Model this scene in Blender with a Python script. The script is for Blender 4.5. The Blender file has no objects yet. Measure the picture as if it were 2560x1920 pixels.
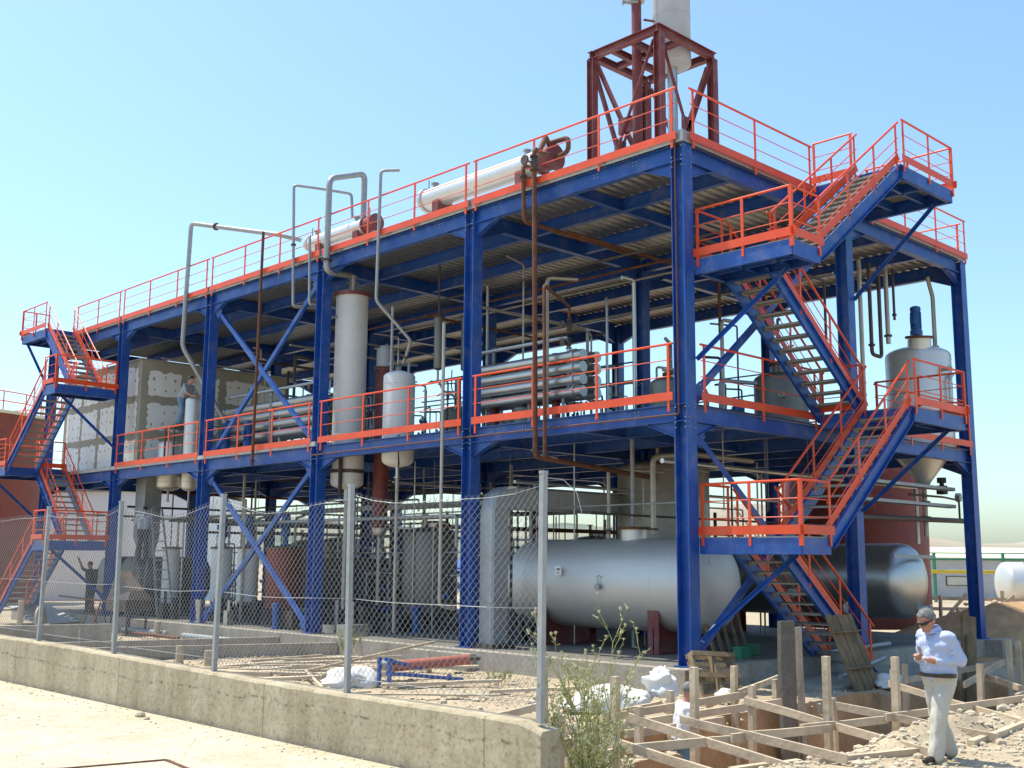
import bpy, bmesh, math, random
from mathutils import Vector, Matrix, noise
random.seed(7)
R = math.radians
S = bpy.context.scene
COL = S.collection

# ------------------------------------------------------------------ camera, sky, sun, exposure
cd = bpy.data.cameras.new('camera'); cam = bpy.data.objects.new('camera', cd); COL.objects.link(cam)
cr, cu, cf = Vector((.71742, -.69660, .00734)), Vector((-.11380, -.10679, .98775)), Vector((.68728, .70947, .15589))
cam.matrix_world = Matrix(((cr.x, cu.x, -cf.x, -16.835), (cr.y, cu.y, -cf.y, -12.654), (cr.z, cu.z, -cf.z, 1.898), (0, 0, 0, 1)))
cd.sensor_width = 36; cd.lens = 39.33; cd.clip_end = 9000; cd.clip_start = .1
S.camera = cam
S.render.resolution_x, S.render.resolution_y = 1024, 768
SUN_EL, SUN_AZ = R(67), R(-22)          # azimuth of the sun measured from +Y towards +X
w = bpy.data.worlds.new('World'); S.world = w; w.use_nodes = True
nt = w.node_tree
sky = nt.nodes.new('ShaderNodeTexSky'); sky.sky_type = 'NISHITA'; sky.sun_disc = False
sky.sun_elevation = SUN_EL; sky.sun_rotation = SUN_AZ; sky.air_density = 1.15; sky.dust_density = 1.5; sky.ozone_density = .9
nt.nodes['Background'].inputs[1].default_value = .15
tint = nt.nodes.new('ShaderNodeMix'); tint.data_type = 'RGBA'; tint.blend_type = 'MULTIPLY'; tint.inputs[0].default_value = 1; tint.inputs[7].default_value = (.86, 1.04, 1.13, 1)
nt.links.new(sky.outputs[0], tint.inputs[6]); nt.links.new(tint.outputs[2], nt.nodes['Background'].inputs[0])
sd = bpy.data.lights.new('sun', 'SUN'); sd.energy = 4.1; sd.angle = R(.53); sd.color = (1, .93, .78)
so = bpy.data.objects.new('sun', sd); COL.objects.link(so)
sdir = Vector((math.sin(SUN_AZ)*math.cos(SUN_EL), math.cos(SUN_AZ)*math.cos(SUN_EL), math.sin(SUN_EL)))
so.rotation_euler = sdir.to_track_quat('Z', 'Y').to_euler()
S.view_settings.view_transform = 'Standard'; S.view_settings.look = 'None'; S.view_settings.gamma = 1
S.view_settings.exposure = .58

# ------------------------------------------------------------------ helpers
def P3(*a): return Vector(a)
class MB:
    def __init__(s): s.v = []; s.f = []; s.m = []
    def add(s, vs, fs, mi=0):
        o = len(s.v); s.v += [tuple(v) for v in vs]
        s.f += [tuple(i+o for i in f) for f in fs]; s.m += [mi]*len(fs); return s
    def box(s, a, b, mi=0):
        x0, y0, z0 = a; x1, y1, z1 = b
        return s.add([(x0,y0,z0),(x1,y0,z0),(x1,y1,z0),(x0,y1,z0),(x0,y0,z1),(x1,y0,z1),(x1,y1,z1),(x0,y1,z1)],
                     [(0,3,2,1),(4,5,6,7),(0,1,5,4),(1,2,6,5),(2,3,7,6),(3,0,4,7)], mi)
    def obox(s, c, X, Y, Z, mi=0):       # centre + half axes
        c = Vector(c); X, Y, Z = Vector(X), Vector(Y), Vector(Z)
        vs = [c+sx*X+sy*Y+sz*Z for sz in (-1,1) for sx, sy in ((-1,-1),(1,-1),(1,1),(-1,1))]
        return s.add(vs, [(0,3,2,1),(4,5,6,7),(0,1,5,4),(1,2,6,5),(2,3,7,6),(3,0,4,7)], mi)
    def bar(s, p, q, w, h, up=(0,0,1), mi=0):   # rectangular bar p->q, w across, h along up
        p, q = Vector(p), Vector(q); d = (q-p); L = d.length; d /= max(L, 1e-9)
        up = Vector(up)
        if abs(d.dot(up)) > .99: up = Vector((0,1,0))
        sx = d.cross(up).normalized(); uz = sx.cross(d)
        return s.obox((p+q)/2, d*L/2, sx*w/2, uz*h/2, mi)
    def hbeam(s, p, q, dep, wid, up=(0,0,1), tf=.016, tw=.011):
        p, q = Vector(p), Vector(q); d = (q-p).normalized(); up = Vector(up)
        sx = d.cross(up).normalized(); uz = sx.cross(d)
        o = uz*(dep/2-tf/2)
        s.bar(p+o, q+o, wid, tf, uz); s.bar(p-o, q-o, wid, tf, uz); s.bar(p, q, tw, dep-2*tf-.002, uz); return s
    def channel(s, p, q, dep, wid, side, tf=.014):  # C section, flanges pointing to side
        p, q = Vector(p), Vector(q); d = (q-p).normalized(); sd_ = Vector(side)
        sd_ = (sd_-d*sd_.dot(d)).normalized(); uz = d.cross(sd_)
        if uz.z < 0: uz = -uz
        s.bar(p, q, tf, dep, uz)
        for k in (-1, 1):
            o = uz*k*(dep/2-tf/2)+sd_*(wid/2)
            s.bar(p+o, q+o, wid-tf, tf, uz)
        return s
    def ring(s, c, X, Y, n, r):
        return [c+X*(r*math.cos(2*math.pi*i/n))+Y*(r*math.sin(2*math.pi*i/n)) for i in range(n)]
    def loft(s, rings, caps=True, mi=0):
        n = len(rings[0]); vs = [v for r_ in rings for v in r_]; fs = []
        for k in range(len(rings)-1):
            for i in range(n):
                j = (i+1) % n; fs.append((k*n+i, k*n+j, (k+1)*n+j, (k+1)*n+i))
        if caps: fs.append(tuple(range(n-1, -1, -1))); fs.append(tuple((len(rings)-1)*n+i for i in range(n)))
        return s.add(vs, fs, mi)
    def cyl(s, p, q, r, n=12, r2=None, mi=0):
        p, q = Vector(p), Vector(q); d = (q-p).normalized()
        X = d.orthogonal().normalized(); Y = d.cross(X)
        return s.loft([s.ring(p, X, Y, n, r), s.ring(q, X, Y, n, r if r2 is None else r2)], True, mi)
    def lathe(s, o, axis, prof, n=28, mi=0):   # prof: list of (t along axis, r)
        o = Vector(o); a = Vector(axis).normalized(); X = a.orthogonal().normalized(); Y = a.cross(X)
        return s.loft([s.ring(o+a*t, X, Y, n, max(r_, .002)) for t, r_ in prof], True, mi)
    def tube(s, pts, r, n=10, fil=None, mi=0):
        pts = [Vector(p) for p in pts]; fil = r*2.6 if fil is None else fil
        path = [pts[0]]
        for i in range(1, len(pts)-1):
            a, b, c = pts[i-1], pts[i], pts[i+1]; d1 = (a-b); d2 = (c-b)
            t = min(fil, d1.length*.45, d2.length*.45)
            p0 = b+d1.normalized()*t; p1 = b+d2.normalized()*t
            for k in range(5):
                u = k/4; path.append(p0*(1-u)**2+b*2*u*(1-u)+p1*u*u)
        path.append(pts[-1]); rings = []; X = None
        for i, p in enumerate(path):
            d = (path[min(i+1, len(path)-1)]-path[max(i-1, 0)])
            if d.length < 1e-7: continue
            d.normalize()
            X = d.orthogonal().normalized() if X is None else (X-d*X.dot(d)).normalized()
            rings.append(s.ring(p, X, d.cross(X), n, r))
        return s.loft(rings, True, mi)
    def build(s, name, mat, parent=None, smooth=None):
        me = bpy.data.meshes.new(name); me.from_pydata(s.v, [], s.f)
        for m_ in (mat if isinstance(mat, (list, tuple)) else [mat]): me.materials.append(M[m_])
        if any(s.m): me.polygons.foreach_set('material_index', s.m)
        me.update()
        if smooth:
            me.polygons.foreach_set('use_smooth', [True]*len(me.polygons))
            me.set_sharp_from_angle(angle=R(smooth))
        o = bpy.data.objects.new(name, me); COL.objects.link(o)
        if parent: o.parent = parent; o.matrix_parent_inverse = parent_inv(parent)
        return o
def parent_inv(p):
    m = Matrix.Translation(p.location) if p.parent is None else Matrix()
    return m.inverted()
def tag(o, label, cat, group=None, kind=None):
    o['label'] = label
    if cat: o['category'] = cat
    if group: o['group'] = group
    if kind: o['kind'] = kind
    return o
def struct(o): o['kind'] = 'structure'; return o
def thing(name, label, cat, loc=(0,0,0), group=None):
    o = bpy.data.objects.new(name, None); COL.objects.link(o); o.location = loc; o.empty_display_size = .2
    return tag(o, label, cat, group)

# ------------------------------------------------------------------ materials
M = {}
def mat(name, col, rough=.6, metal=0, var=.15, scale=3, bump=0, bscale=None, col2=None, fac=.5, stretch=None, spec=None, dust=0):
    m = bpy.data.materials.new(name); m.use_nodes = True; M[name] = m
    n = m.node_tree.nodes; l = m.node_tree.links; b = n['Principled BSDF']
    b.inputs['Roughness'].default_value = rough; b.inputs['Metallic'].default_value = metal
    if spec is not None: b.inputs['Specular IOR Level'].default_value = spec
    tc = n.new('ShaderNodeTexCoord'); src = tc.outputs['Object']
    if stretch:
        mp = n.new('ShaderNodeMapping'); mp.inputs['Scale'].default_value = stretch
        l.new(src, mp.inputs[0]); src = mp.outputs[0]
    nz = n.new('ShaderNodeTexNoise'); nz.inputs['Scale'].default_value = scale; nz.inputs['Detail'].default_value = 6; nz.inputs['Roughness'].default_value = .65
    l.new(src, nz.inputs['Vector'])
    rp = n.new('ShaderNodeValToRGB'); l.new(nz.outputs['Fac'], rp.inputs[0])
    c2 = col2 or tuple(c*(1-var) for c in col)
    if not col2: col = tuple(c*(1+var) for c in col)
    rp.color_ramp.elements[0].color = (*c2, 1); rp.color_ramp.elements[1].color = (*col, 1)
    rp.color_ramp.elements[0].position = fac-.22; rp.color_ramp.elements[1].position = fac+.22
    cc = rp.outputs[0]
    if dust:
        for sc, lo, hi, k, dc in ((2.3, .50, .72, .2, (.42, .37, .31)), (28, .60, .66, .4, (.20, .13, .08)), (7, .62, .70, .3, (.34, .26, .18))):
            t2 = n.new('ShaderNodeTexNoise'); t2.inputs['Scale'].default_value = sc; t2.inputs['Detail'].default_value = 7; t2.inputs['Roughness'].default_value = .7; l.new(src, t2.inputs['Vector'])
            mr = n.new('ShaderNodeMapRange'); mr.inputs[1].default_value = lo; mr.inputs[2].default_value = hi; mr.inputs[4].default_value = k*dust; l.new(t2.outputs['Fac'], mr.inputs[0])
            mx = n.new('ShaderNodeMix'); mx.data_type = 'RGBA'; l.new(mr.outputs[0], mx.inputs[0]); l.new(cc, mx.inputs[6]); mx.inputs[7].default_value = (*dc, 1); cc = mx.outputs[2]
    l.new(cc, b.inputs['Base Color'])
    if bump:
        nb = n.new('ShaderNodeTexNoise'); nb.inputs['Scale'].default_value = bscale or scale*4; nb.inputs['Detail'].default_value = 5
        l.new(src, nb.inputs['Vector'])
        bp = n.new('ShaderNodeBump'); bp.inputs['Strength'].default_value = bump; bp.inputs['Distance'].default_value = .03
        l.new(nb.outputs['Fac'], bp.inputs['Height']); l.new(bp.outputs[0], b.inputs['Normal'])
    return m
mat('blue', (.008, .068, .31), .42, 0, .22, 1.2, dust=1)
mat('orange', (.72, .072, .013), .45, 0, .16, 1.5, dust=.5)
mat('pinkred', (.42, .115, .08), .6, 0, .2, 2, dust=1)
mat('primer', (.175, .036, .036), .6, 0, .2, 2, dust=1)
mat('oxide', (.23, .045, .022), .6, 0, .22, .9)
mat('steel', (.52, .51, .49), .36, .9, .10, 1.2, bump=.04, bscale=6)
mat('brushed', (.64, .625, .59), .5, .5, .10, .8, stretch=(1, .15, 1), bump=.03, bscale=3)
mat('wire', (.24, .245, .25), .6, .4, .16, 7)
mat('dullsteel', (.21, .20, .175), .5, .55, .16, 1.5)
mat('galv', (.33, .34, .345), .55, .45, .16, 7)
mat('deckmetal', (.34, .335, .31), .4, .75, .2, 5)
mat('greypaint', (.46, .46, .47), .55, 0, .12, 1.5)
mat('lightgrey', (.62, .62, .60), .55, 0, .08, 1.4)
mat('cladding', (.66, .64, .60), .42, .55, .08, 1.2)
mat('rust', (.135, .052, .026), .8, 0, .4, 5)
mat('pipe', (.42, .38, .32), .45, .5, .18, 3)
mat('darksteel', (.09, .07, .06), .6, .3, .3, 4)
mat('black', (.02, .02, .022), .6, 0, .2, 4)
mat('motor', (.02, .10, .32), .45, 0, .2, 4)
mat('green', (.03, .2, .1), .6, 0, .2, 4)
mat('grating', (.30, .29, .26), .6, .3, .18, 9)
mat('white', (.78, .78, .76), .6, 0, .05, 2)
mat('yellow', (.6, .42, .03), .5, 0, .1, 2)
mat('wood', (.50, .40, .28), .85, 0, .3, 2.2, bump=.3, bscale=14, stretch=(1, 1, 1))
mat('greywood', (.33, .28, .22), .9, 0, .35, 2.4, bump=.35, bscale=14)
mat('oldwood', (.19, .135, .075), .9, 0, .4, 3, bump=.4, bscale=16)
mat('sack', (.66, .65, .62), .8, 0, .08, 5, bump=.2, bscale=12)
mat('stone', (.47, .40, .295), .9, 0, .28, 1.4, bump=.2, bscale=20)
mat('soil', (.41, .25, .125), .95, 0, .32, 2.2, bump=.8, bscale=9)
mat('skin', (.42, .20, .13), .55, 0, .1, 9)
mat('hair', (.30, .29, .28), .7, 0, .5, 60, col2=(.035, .033, .03), fac=.52)
mat('trouser', (.50, .47, .40), .85, 0, .06, 8, bump=.15, bscale=9)
mat('jean', (.13, .22, .33), .85, 0, .2, 14)
mat('teeshirt', (.30, .32, .34), .85, 0, .1, 12)
mat('whiteshirt', (.72, .73, .74), .85, 0, .06, 12)
mat('darkcloth', (.05, .052, .055), .85, 0, .2, 12)
mat('shoe', (.035, .025, .02), .5, 0, .2, 12)
mat('leaf', (.17, .20, .045), .7, 0, .3, 8)
mat('straw', (.36, .34, .12), .8, 0, .3, 8)
mat('seedhead', (.52, .48, .30), .8, 0, .12, 8)
mat('plaster', (.76, .75, .72), .8, 0, .08, 1.2)
mat('render', (.33, .30, .235), .9, 0, .12, .8, bump=.2, bscale=9)
mat('hill', (.36, .30, .20), .95, 0, .1, .006, col2=(.06, .11, .085), fac=.55)
mat('tanhill', (.42, .34, .25), .95, 0, .1, .004, col2=(.22, .20, .15), fac=.5)
mat('cream', (.74, .66, .46), .7, 0, .05, 1)
mat('bluefar', (.03, .12, .36), .6, 0, .1, 1)

def shirt_material():
    m = bpy.data.materials.new('shirt'); m.use_nodes = True; M['shirt'] = m
    n = m.node_tree.nodes; l = m.node_tree.links; b = n['Principled BSDF']; b.inputs['Roughness'].default_value = .8
    tc = n.new('ShaderNodeTexCoord'); wv = n.new('ShaderNodeTexWave'); wv.bands_direction = 'X'
    wv.inputs['Scale'].default_value = 44; wv.inputs['Distortion'].default_value = .5
    mp = n.new('ShaderNodeMapping'); mp.inputs['Location'].default_value = (-.5, -.5, 0); l.new(tc.outputs['Generated'], mp.inputs[0])
    gr = n.new('ShaderNodeTexGradient'); gr.gradient_type = 'RADIAL'; l.new(mp.outputs[0], gr.inputs[0]); cx = n.new('ShaderNodeCombineXYZ'); l.new(gr.outputs['Fac'], cx.inputs[0]); l.new(cx.outputs[0], wv.inputs[0])
    rp = n.new('ShaderNodeValToRGB'); l.new(wv.outputs['Fac'], rp.inputs[0])
    rp.color_ramp.elements[0].color = (.27, .34, .56, 1); rp.color_ramp.elements[1].color = (.50, .55, .70, 1)
    rp.color_ramp.elements[0].position = .25; rp.color_ramp.elements[1].position = .5
    l.new(rp.outputs[0], b.inputs['Base Color'])
shirt_material()

def concrete_material(name, col, dark, streak=0, rim=0, yard=0):
    m = bpy.data.materials.new(name); m.use_nodes = True; M[name] = m
    n = m.node_tree.nodes; l = m.node_tree.links; b = n['Principled BSDF']; b.inputs['Roughness'].default_value = .9
    tc = n.new('ShaderNodeTexCoord'); src = tc.outputs['Object']
    def nz(sc, det=6, st=None):
        t = n.new('ShaderNodeTexNoise'); t.inputs['Scale'].default_value = sc; t.inputs['Detail'].default_value = det; t.inputs['Roughness'].default_value = .65
        if st:
            mp = n.new('ShaderNodeMapping'); mp.inputs['Scale'].default_value = st; l.new(src, mp.inputs[0]); l.new(mp.outputs[0], t.inputs[0])
        else: l.new(src, t.inputs[0])
        return t.outputs['Fac']
    def ramp(f, c0, c1, p0, p1):
        r_ = n.new('ShaderNodeValToRGB'); l.new(f, r_.inputs[0]); r_.color_ramp.elements[0].color = (*c0, 1); r_.color_ramp.elements[1].color = (*c1, 1)
        r_.color_ramp.elements[0].position = p0; r_.color_ramp.elements[1].position = p1; return r_.outputs[0]
    def mul(a, c, fac=1):
        x = n.new('ShaderNodeMix'); x.data_type = 'RGBA'; x.blend_type = 'MULTIPLY'; x.inputs[0].default_value = fac
        l.new(a, x.inputs[6]); l.new(c, x.inputs[7]); return x.outputs[2]
    c = ramp(nz(.7), dark, col, .3, .65)
    c = mul(c, ramp(nz(22, 4), (.62, .6, .58), (1, 1, 1), .28, .5))
    c = mul(c, ramp(nz(5), (.8, .79, .77), (1, 1, 1), .3, .6))
    if streak: c = mul(c, ramp(nz(1, 5, (3, 3, .35)), (.72, .68, .6), (1, 1, 1), .35, .6), streak)
    if rim:
        c = mul(c, ramp(nz(30, 3), (.25, .22, .18), (1, 1, 1), .22, .34), .9)
        # rough pour line: pits and staining along one height of the wall
        sx = n.new('ShaderNodeSeparateXYZ'); l.new(src, sx.inputs[0])
        ad = n.new('ShaderNodeMath'); ad.operation = 'MULTIPLY_ADD'; l.new(nz(1.1, 3), ad.inputs[0]); ad.inputs[1].default_value = .22; l.new(sx.outputs['Z'], ad.inputs[2])
        band = ramp(ad.outputs[0], (0, 0, 0), (1, 1, 1), .655, .665); e = band.node.color_ramp.elements.new(.70); e.color = (0, 0, 0, 1); band.node.color_ramp.elements[1].position = .675
        pits = ramp(nz(13, 6), (.30, .26, .2), (1, 1, 1), .40, .52)
        mx = n.new('ShaderNodeMix'); mx.data_type = 'RGBA'; mx.blend_type = 'MULTIPLY'; l.new(band, mx.inputs[0]); l.new(c, mx.inputs[6]); l.new(pits, mx.inputs[7]); c = mx.outputs[2]
        jt = n.new('ShaderNodeMath'); jt.operation = 'PINGPONG'; l.new(sx.outputs['Y'], jt.inputs[0]); jt.inputs[1].default_value = 1.55
        c = mul(c, ramp(jt.outputs[0], (.55, .5, .44), (1, 1, 1), .006, .012), .8)
    if yard:
        c = mul(c, ramp(nz(.35, 4, (1, .35, 1)), (.90, .88, .84), (1, 1, 1), .38, .6)); c = mul(c, ramp(nz(60, 2), (.70, .64, .56), (1, 1, 1), .30, .36)); c = mul(c, ramp(nz(1.6, 8), (.90, .87, .80), (1, 1, 1), .46, .50), .6)
        vo = n.new('ShaderNodeTexVoronoi'); vo.feature = 'DISTANCE_TO_EDGE'; vo.inputs['Scale'].default_value = .28; ds = n.new('ShaderNodeMix'); ds.data_type = 'VECTOR'; ds.inputs[0].default_value = .12
        l.new(src, ds.inputs[4]); nn = n.new('ShaderNodeTexNoise'); nn.inputs['Scale'].default_value = 1.5; nn.inputs['Detail'].default_value = 6; l.new(src, nn.inputs[0]); l.new(nn.outputs['Color'], ds.inputs[5]); l.new(ds.outputs[1], vo.inputs[0])
        c = mul(c, ramp(vo.outputs['Distance'], (.7, .64, .55), (1, 1, 1), .0012, .003), .5)
    l.new(c, b.inputs['Base Color'])
    bp = n.new('ShaderNodeBump'); bp.inputs['Strength'].default_value = .35; bp.inputs['Distance'].default_value = .02
    l.new(nz(16, 8), bp.inputs['Height']); l.new(bp.outputs[0], b.inputs['Normal'])
concrete_material('concrete', (.44, .40, .34), (.33, .30, .25), .6)
concrete_material('wallconc', (.52, .445, .315), (.42, .355, .245), .7, 1)
concrete_material('darkconc', (.20, .185, .16), (.13, .12, .10))  # dark tone; on the foundation it carries the shade under the building
concrete_material('slabconc', (.50, .49, .47), (.42, .41, .39))
concrete_material('road', (.60, .54, .42), (.55, .49, .375), 0, 0, 1)
concrete_material('dirt', (.50, .41, .28), (.35, .275, .18))

# ------------------------------------------------------------------ the setting
def ss(a, b, x):
    t = min(1, max(0, (x-a)/(b-a))); return t*t*(3-2*t)   # also works with a > b
def height(x, y):
    z = -.40+.05*noise.noise(Vector((x*.6, y*.6, 0)))+.03*noise.noise(Vector((x*2.1, y*2.1, 3)))
    far = math.hypot(x, y-5); z -= 1.1*ss(35, 80, far)
    tx = ss(-7.75, -7.5, x)*(1-ss(6.6, 6.9, x)); wob = .1*noise.noise(Vector((x*.9, 0, 7)))
    t1 = ss(-2.30+wob, -2.46+wob, y)*(1-ss(-3.66, -3.80, y)*(1-ss(-5.6, -5.2, x))); t2 = ss(-4.02+wob, -4.16+wob, y)*(1-ss(-5.05+wob, -5.35+wob, y))
    t1 *= ss(-4.2, -4.05, y) if x < -5.4 else 1-ss(-5.05+wob, -5.35+wob, y)
    z -= 1.15*tx*max(t1, t2)
    z += (.08+.16*ss(-4.2, -3.2, x))*math.exp(-((y+5.7)/.35)**2)*tx*(1+.8*noise.noise(Vector((x*1.3, y*1.3, 1))))
    if y < -5.5: z += .07*ss(-5.5, -6.5, y)
    z = max(z, .14-.5*ss(-10.4, -7.2, x)) if y < -6.9 else z
    if x < -10.6: z = .14
    a = (x-15.3)*.7071-(y+.2)*.7071; b_ = (x-15.3)*.7071+(y+.2)*.7071
    z += (1.0+.35*noise.noise(Vector((x*.7, y*.7, 5)))+.12*noise.noise(Vector((x*2.5, y*2.5, 9))))*math.exp(-(a/3.6)**2-(b_/1.9)**2)*1.4*ss(12.5, 13.6, x)
    return z
def axis(lo, hi, st, far):
    v = []; x = lo
    while x < hi: v.append(x); x += st
    d = .4; p = hi
    out = []
    while p < far: out.append(p); d *= 1.22; p += d
    d = .4; p = lo; neg = []
    while p > -far: d *= 1.22; p -= d; neg.append(p)
    return neg[::-1]+v+out
xs = axis(-11.2, 7.2, .11, 5200); ys = axis(-8, 3, .11, 5200)
g = MB(); nx = len(xs)
g.v = [(x, y, height(x, y)) for y in ys for x in xs]
g.f = [(j*nx+i, j*nx+i+1, (j+1)*nx+i+1, (j+1)*nx+i) for j in range(len(ys)-1) for i in range(nx-1)]
g.m = [1 if (g.v[f[0]][2] < -.75 and abs(xs[f[0] % nx]) < 10) or (9 < xs[f[0] % nx] < 24 and -6 < g.v[f[0]][1] < 5) else 0 for f in g.f]
o = struct(g.build('ground', ['dirt', 'soil'], None, 60))
road = MB(); road.box((-60, -30, .05), (-10.9, 60, .232)); struct(road.build('road', 'road'))
# manhole frame set into the concrete yard
mh = MB()
MHC = ((-12.14, -3.69), (-13.1, -3.48), (-13.3, -4.4), (-12.25, -4.6))
for i in range(4): mh.bar((*MHC[i], .236), (*MHC[(i+1) % 4], .236), .03, .012)
tag(mh.build('access_cover', 'rust'), 'rust edged square frame of a cover set in the concrete yard', 'cover')

# far hills as ridges of real terrain
def hill(name, cx, cy, L, H, wd, seed, m='hill'):
    d = Vector((cx, cy, 0)).normalized(); t = Vector((-d.y, d.x, 0)); h = MB(); n, k = 90, 12; vs = []
    for i in range(n+1):
        for j in range(k+1):
            u = i/n*2-1; v = j/k*2-1
            p = Vector((cx, cy, 0))+t*u*L+d*v*wd
            e = (1-abs(u)**3)*(math.cos(v*math.pi/2))*(.62+.55*noise.noise(Vector((u*4+seed, v*.8, seed)))+.2*noise.noise(Vector((u*13, v*2, seed))))
            vs.append((p.x, p.y, -4+H*max(0, e)))
    h.v = vs; h.f = [(i*(k+1)+j, (i+1)*(k+1)+j, (i+1)*(k+1)+j+1, i*(k+1)+j+1) for i in range(n) for j in range(k)]; h.m = [0]*len(h.f)
    struct(h.build(name, m, None, 180))
hill('hills', 500, 1250, 1000, 95, 420, 3.1); hill('hills', 2600, 1300, 2300, 150, 500, 8.4, 'tanhill'); hill('hills', 160, 760, 420, 44, 160, 5.7)

def foundation():
    b = MB(); b.box((-.16, .1, -.9), (13.0, 31.2, -.002)); struct(b.build('foundation', 'darkconc'))  # pad core coloured darker to paint in the shade below the decks
    b = MB(); b.box((-.46, -.2, -.9), (-.162, 31.2, 0)); b.box((-.16, -.2, -.9), (13.0, .098, 0)); struct(b.build('plinth_edge', 'concrete'))  # outer rim of the same pad, left lighter as its sunlit edge
    b = MB(); b.box((1.6, -1.78, -1.0), (9.2, -.204, -.33)); struct(b.build('footing', 'concrete'))
    b = MB(); b.box((12.0, -.62, -1), (12.9, -.204, .006)); struct(b.build('column_pad', 'concrete'))
    b = MB(); b.box((-.75, 5.3, -.9), (-.464, 7.4, -.055)); struct(b.build('column_pad', 'concrete'))
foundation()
def lowwall(name, a, b, th, z0, z1, label):
    m = MB(); m.bar((a[0], a[1], (z0+z1)/2), (b[0], b[1], (z0+z1)/2), th, z1-z0)
    return tag(m.build(name, 'concrete'), label, 'wall')
lowwall('concrete_curb', (-5.75, 12.34), (-.47, 10.3), .14, -.6, -.1, 'low concrete kerb running from fence to the plinth, nearest to the debris')
lowwall('concrete_curb', (-5.9, 14.4), (-.47, 12.9), .14, -.6, -.1, 'low concrete kerb behind the first one, beside the work table')
lowwall('concrete_curb', (-9.5, 19.0), (-3.0, 17.2), .2, -.6, .12, 'long low concrete kerb left of the trestle, farthest from camera')

# ------------------------------------------------------------------ yard wall and chain link fence
wl = MB(); yy = -6.8; n = 330; rr = []
prof = []
for i in range(n+1):
    y = -6.8+i*(27)/n; ck = max(0, noise.noise(Vector((3, y*2.7, 0)))-.25); ch = .022*ck+.006*noise.noise(Vector((5, y*9, 0))); zt = .728+.07*ss(-4, 3, y)-.05*(1-ss(-6.8, -6.55, y))+.006*noise.noise(Vector((0, y*1.3, 0)))
    rr.append([Vector((-10.85+.006*noise.noise(Vector((y, 1, 0))), y, -.4)), Vector((-10.85+.004*noise.noise(Vector((y*3, 2, 0))), y, zt-.02-ch*1.5)), Vector((-10.835+ch, y, zt-ch*.4)), Vector((-10.665, y, zt+.004)), Vector((-10.65, y, zt-.02)), Vector((-10.65, y, -.6))])
wl.loft(rr); tag(wl.build('yard_wall', 'wallconc'), 'low stained concrete wall along the yard carrying the mesh fence', 'wall')
fence = thing('chain_link_fence', 'galvanised chain link fence with square posts on the low concrete wall', 'fence', (-10.75, -2, .75))
PY = [-6.7, -4.3, -1.97, .37, 2.62, 4.95, 7.3, 9.6, 12]
for i, y in enumerate(PY):
    m = MB(); zb = .72+.07*ss(-4, 3, y); lean = .012*(-1)**i
    m.bar((-10.75, y, zb), (-10.75+lean, y-lean, 2.555), .046, .046); m.bar((-10.75+lean, y-lean, 2.555), (-10.75+lean, y-lean, 2.575), .052, .052)
    m.build('post', 'galv', fence)
def mesh_panel(y0, y1, seed):
    m = MB(); zb = .80+.05*ss(-4, 3, y0); zt0 = 2.5; pw, ph = .036, .037; n = int((y1-y0)/pw)
    def sag(y, z):
        u = (y-y0)/(y1-y0); k = (z-zb)/(zt0-zb)
        s_ = (.05+.07*math.sin(seed*2.1)**2)*math.sin(math.pi*u)+.02*math.sin(u*9+seed)
        return z-s_*k**2, -10.735+.025*math.sin(u*5+seed)*k
    rw = .0019
    for i in range(n):
        yc = y0+.03+(i+.5)*pw; ns = int((zt0-zb)/ph); rings = []
        for k in range(ns+2):
            z = zb+k*ph; y = yc+(pw*.52 if (k+i) % 2 else -pw*.52)
            if k == ns+1: y = yc
            z2, x = sag(min(max(y, y0), y1), z)
            rings.append([Vector((x+rw*1.2, y, z2)), Vector((x-rw*.6, y+rw, z2+rw*.6)), Vector((x-rw*.6, y-rw, z2-rw*.6))])
        m.loft(rings, False)
    o = m.build('wire_mesh', 'wire', fence)
    t = MB()
    for hz in (zb+.06, zb+.75, zt0-.03):
        t.tube([Vector((sag(y0+(y1-y0)*u/8, hz)[1]-.006, y0+(y1-y0)*u/8, sag(y0+(y1-y0)*u/8, hz)[0])) for u in range(9)], .0028, 4, 0)
    t.build('tension_wire', 'galv', fence)
for i in range(len(PY)-1): mesh_panel(PY[i]+.035, PY[i+1]-.035, i*1.7+.5)
t = MB(); t.tube([(-10.75, -6.73, 2.52), (-10.72, -6.9, 2.5), (-10.7, -7.02, 2.4), (-10.7, -7.07, 2.25)], .003, 4); t.build('loose_wire', 'galv', fence)

# ------------------------------------------------------------------ the blue steel building
BAY, NB, XW = 6.05, 5, (0, 6.16, 12.25)
Z1, Z2 = 4.86, 10.0
bld = thing('process_building', 'two storey open blue steel frame of the process plant with corrugated decks', 'building')
LY = BAY*NB+.3
for x in XW:
    for k in range(NB+1):
        y = k*BAY; m = MB()
        for yy in (0, .28): m.box((x, y+yy, .02), (x+.3, y+yy+.02, Z2-.004))
        m.box((x+.143, y+.02, .02), (x+.157, y+.28, Z2-.006)); m.box((x-.06, y-.06, .001), (x+.36, y+.36, .021))
        for zz in (Z1-.02, Z1-.34, Z2-.34):
            m.box((x+.004, y+.02, zz), (x+.143, y+.28, zz+.014)); m.box((x+.157, y+.02, zz), (x+.296, y+.28, zz+.014))
        c = m.build('column', 'blue', bld)
        bt = MB()
        for lev in (Z1, Z2):
            for dz in (-.07, -.27, -.36, -.46):
                if x == 0:
                    for yb in (y-.004, y+.304): pass
                    for yb in (.035, .265): bt.cyl((x-.0, y+yb, lev+dz), (x-.012, y+yb, lev+dz), .014, 6)
                if k == 0:
                    for xb in (.05, .25): bt.cyl((x+xb, y, lev+dz), (x+xb, y-.012, lev+dz), .013, 6)
        if bt.v: bt.build('bolt', 'galv', c)['kind'] = 'stuff'
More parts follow.
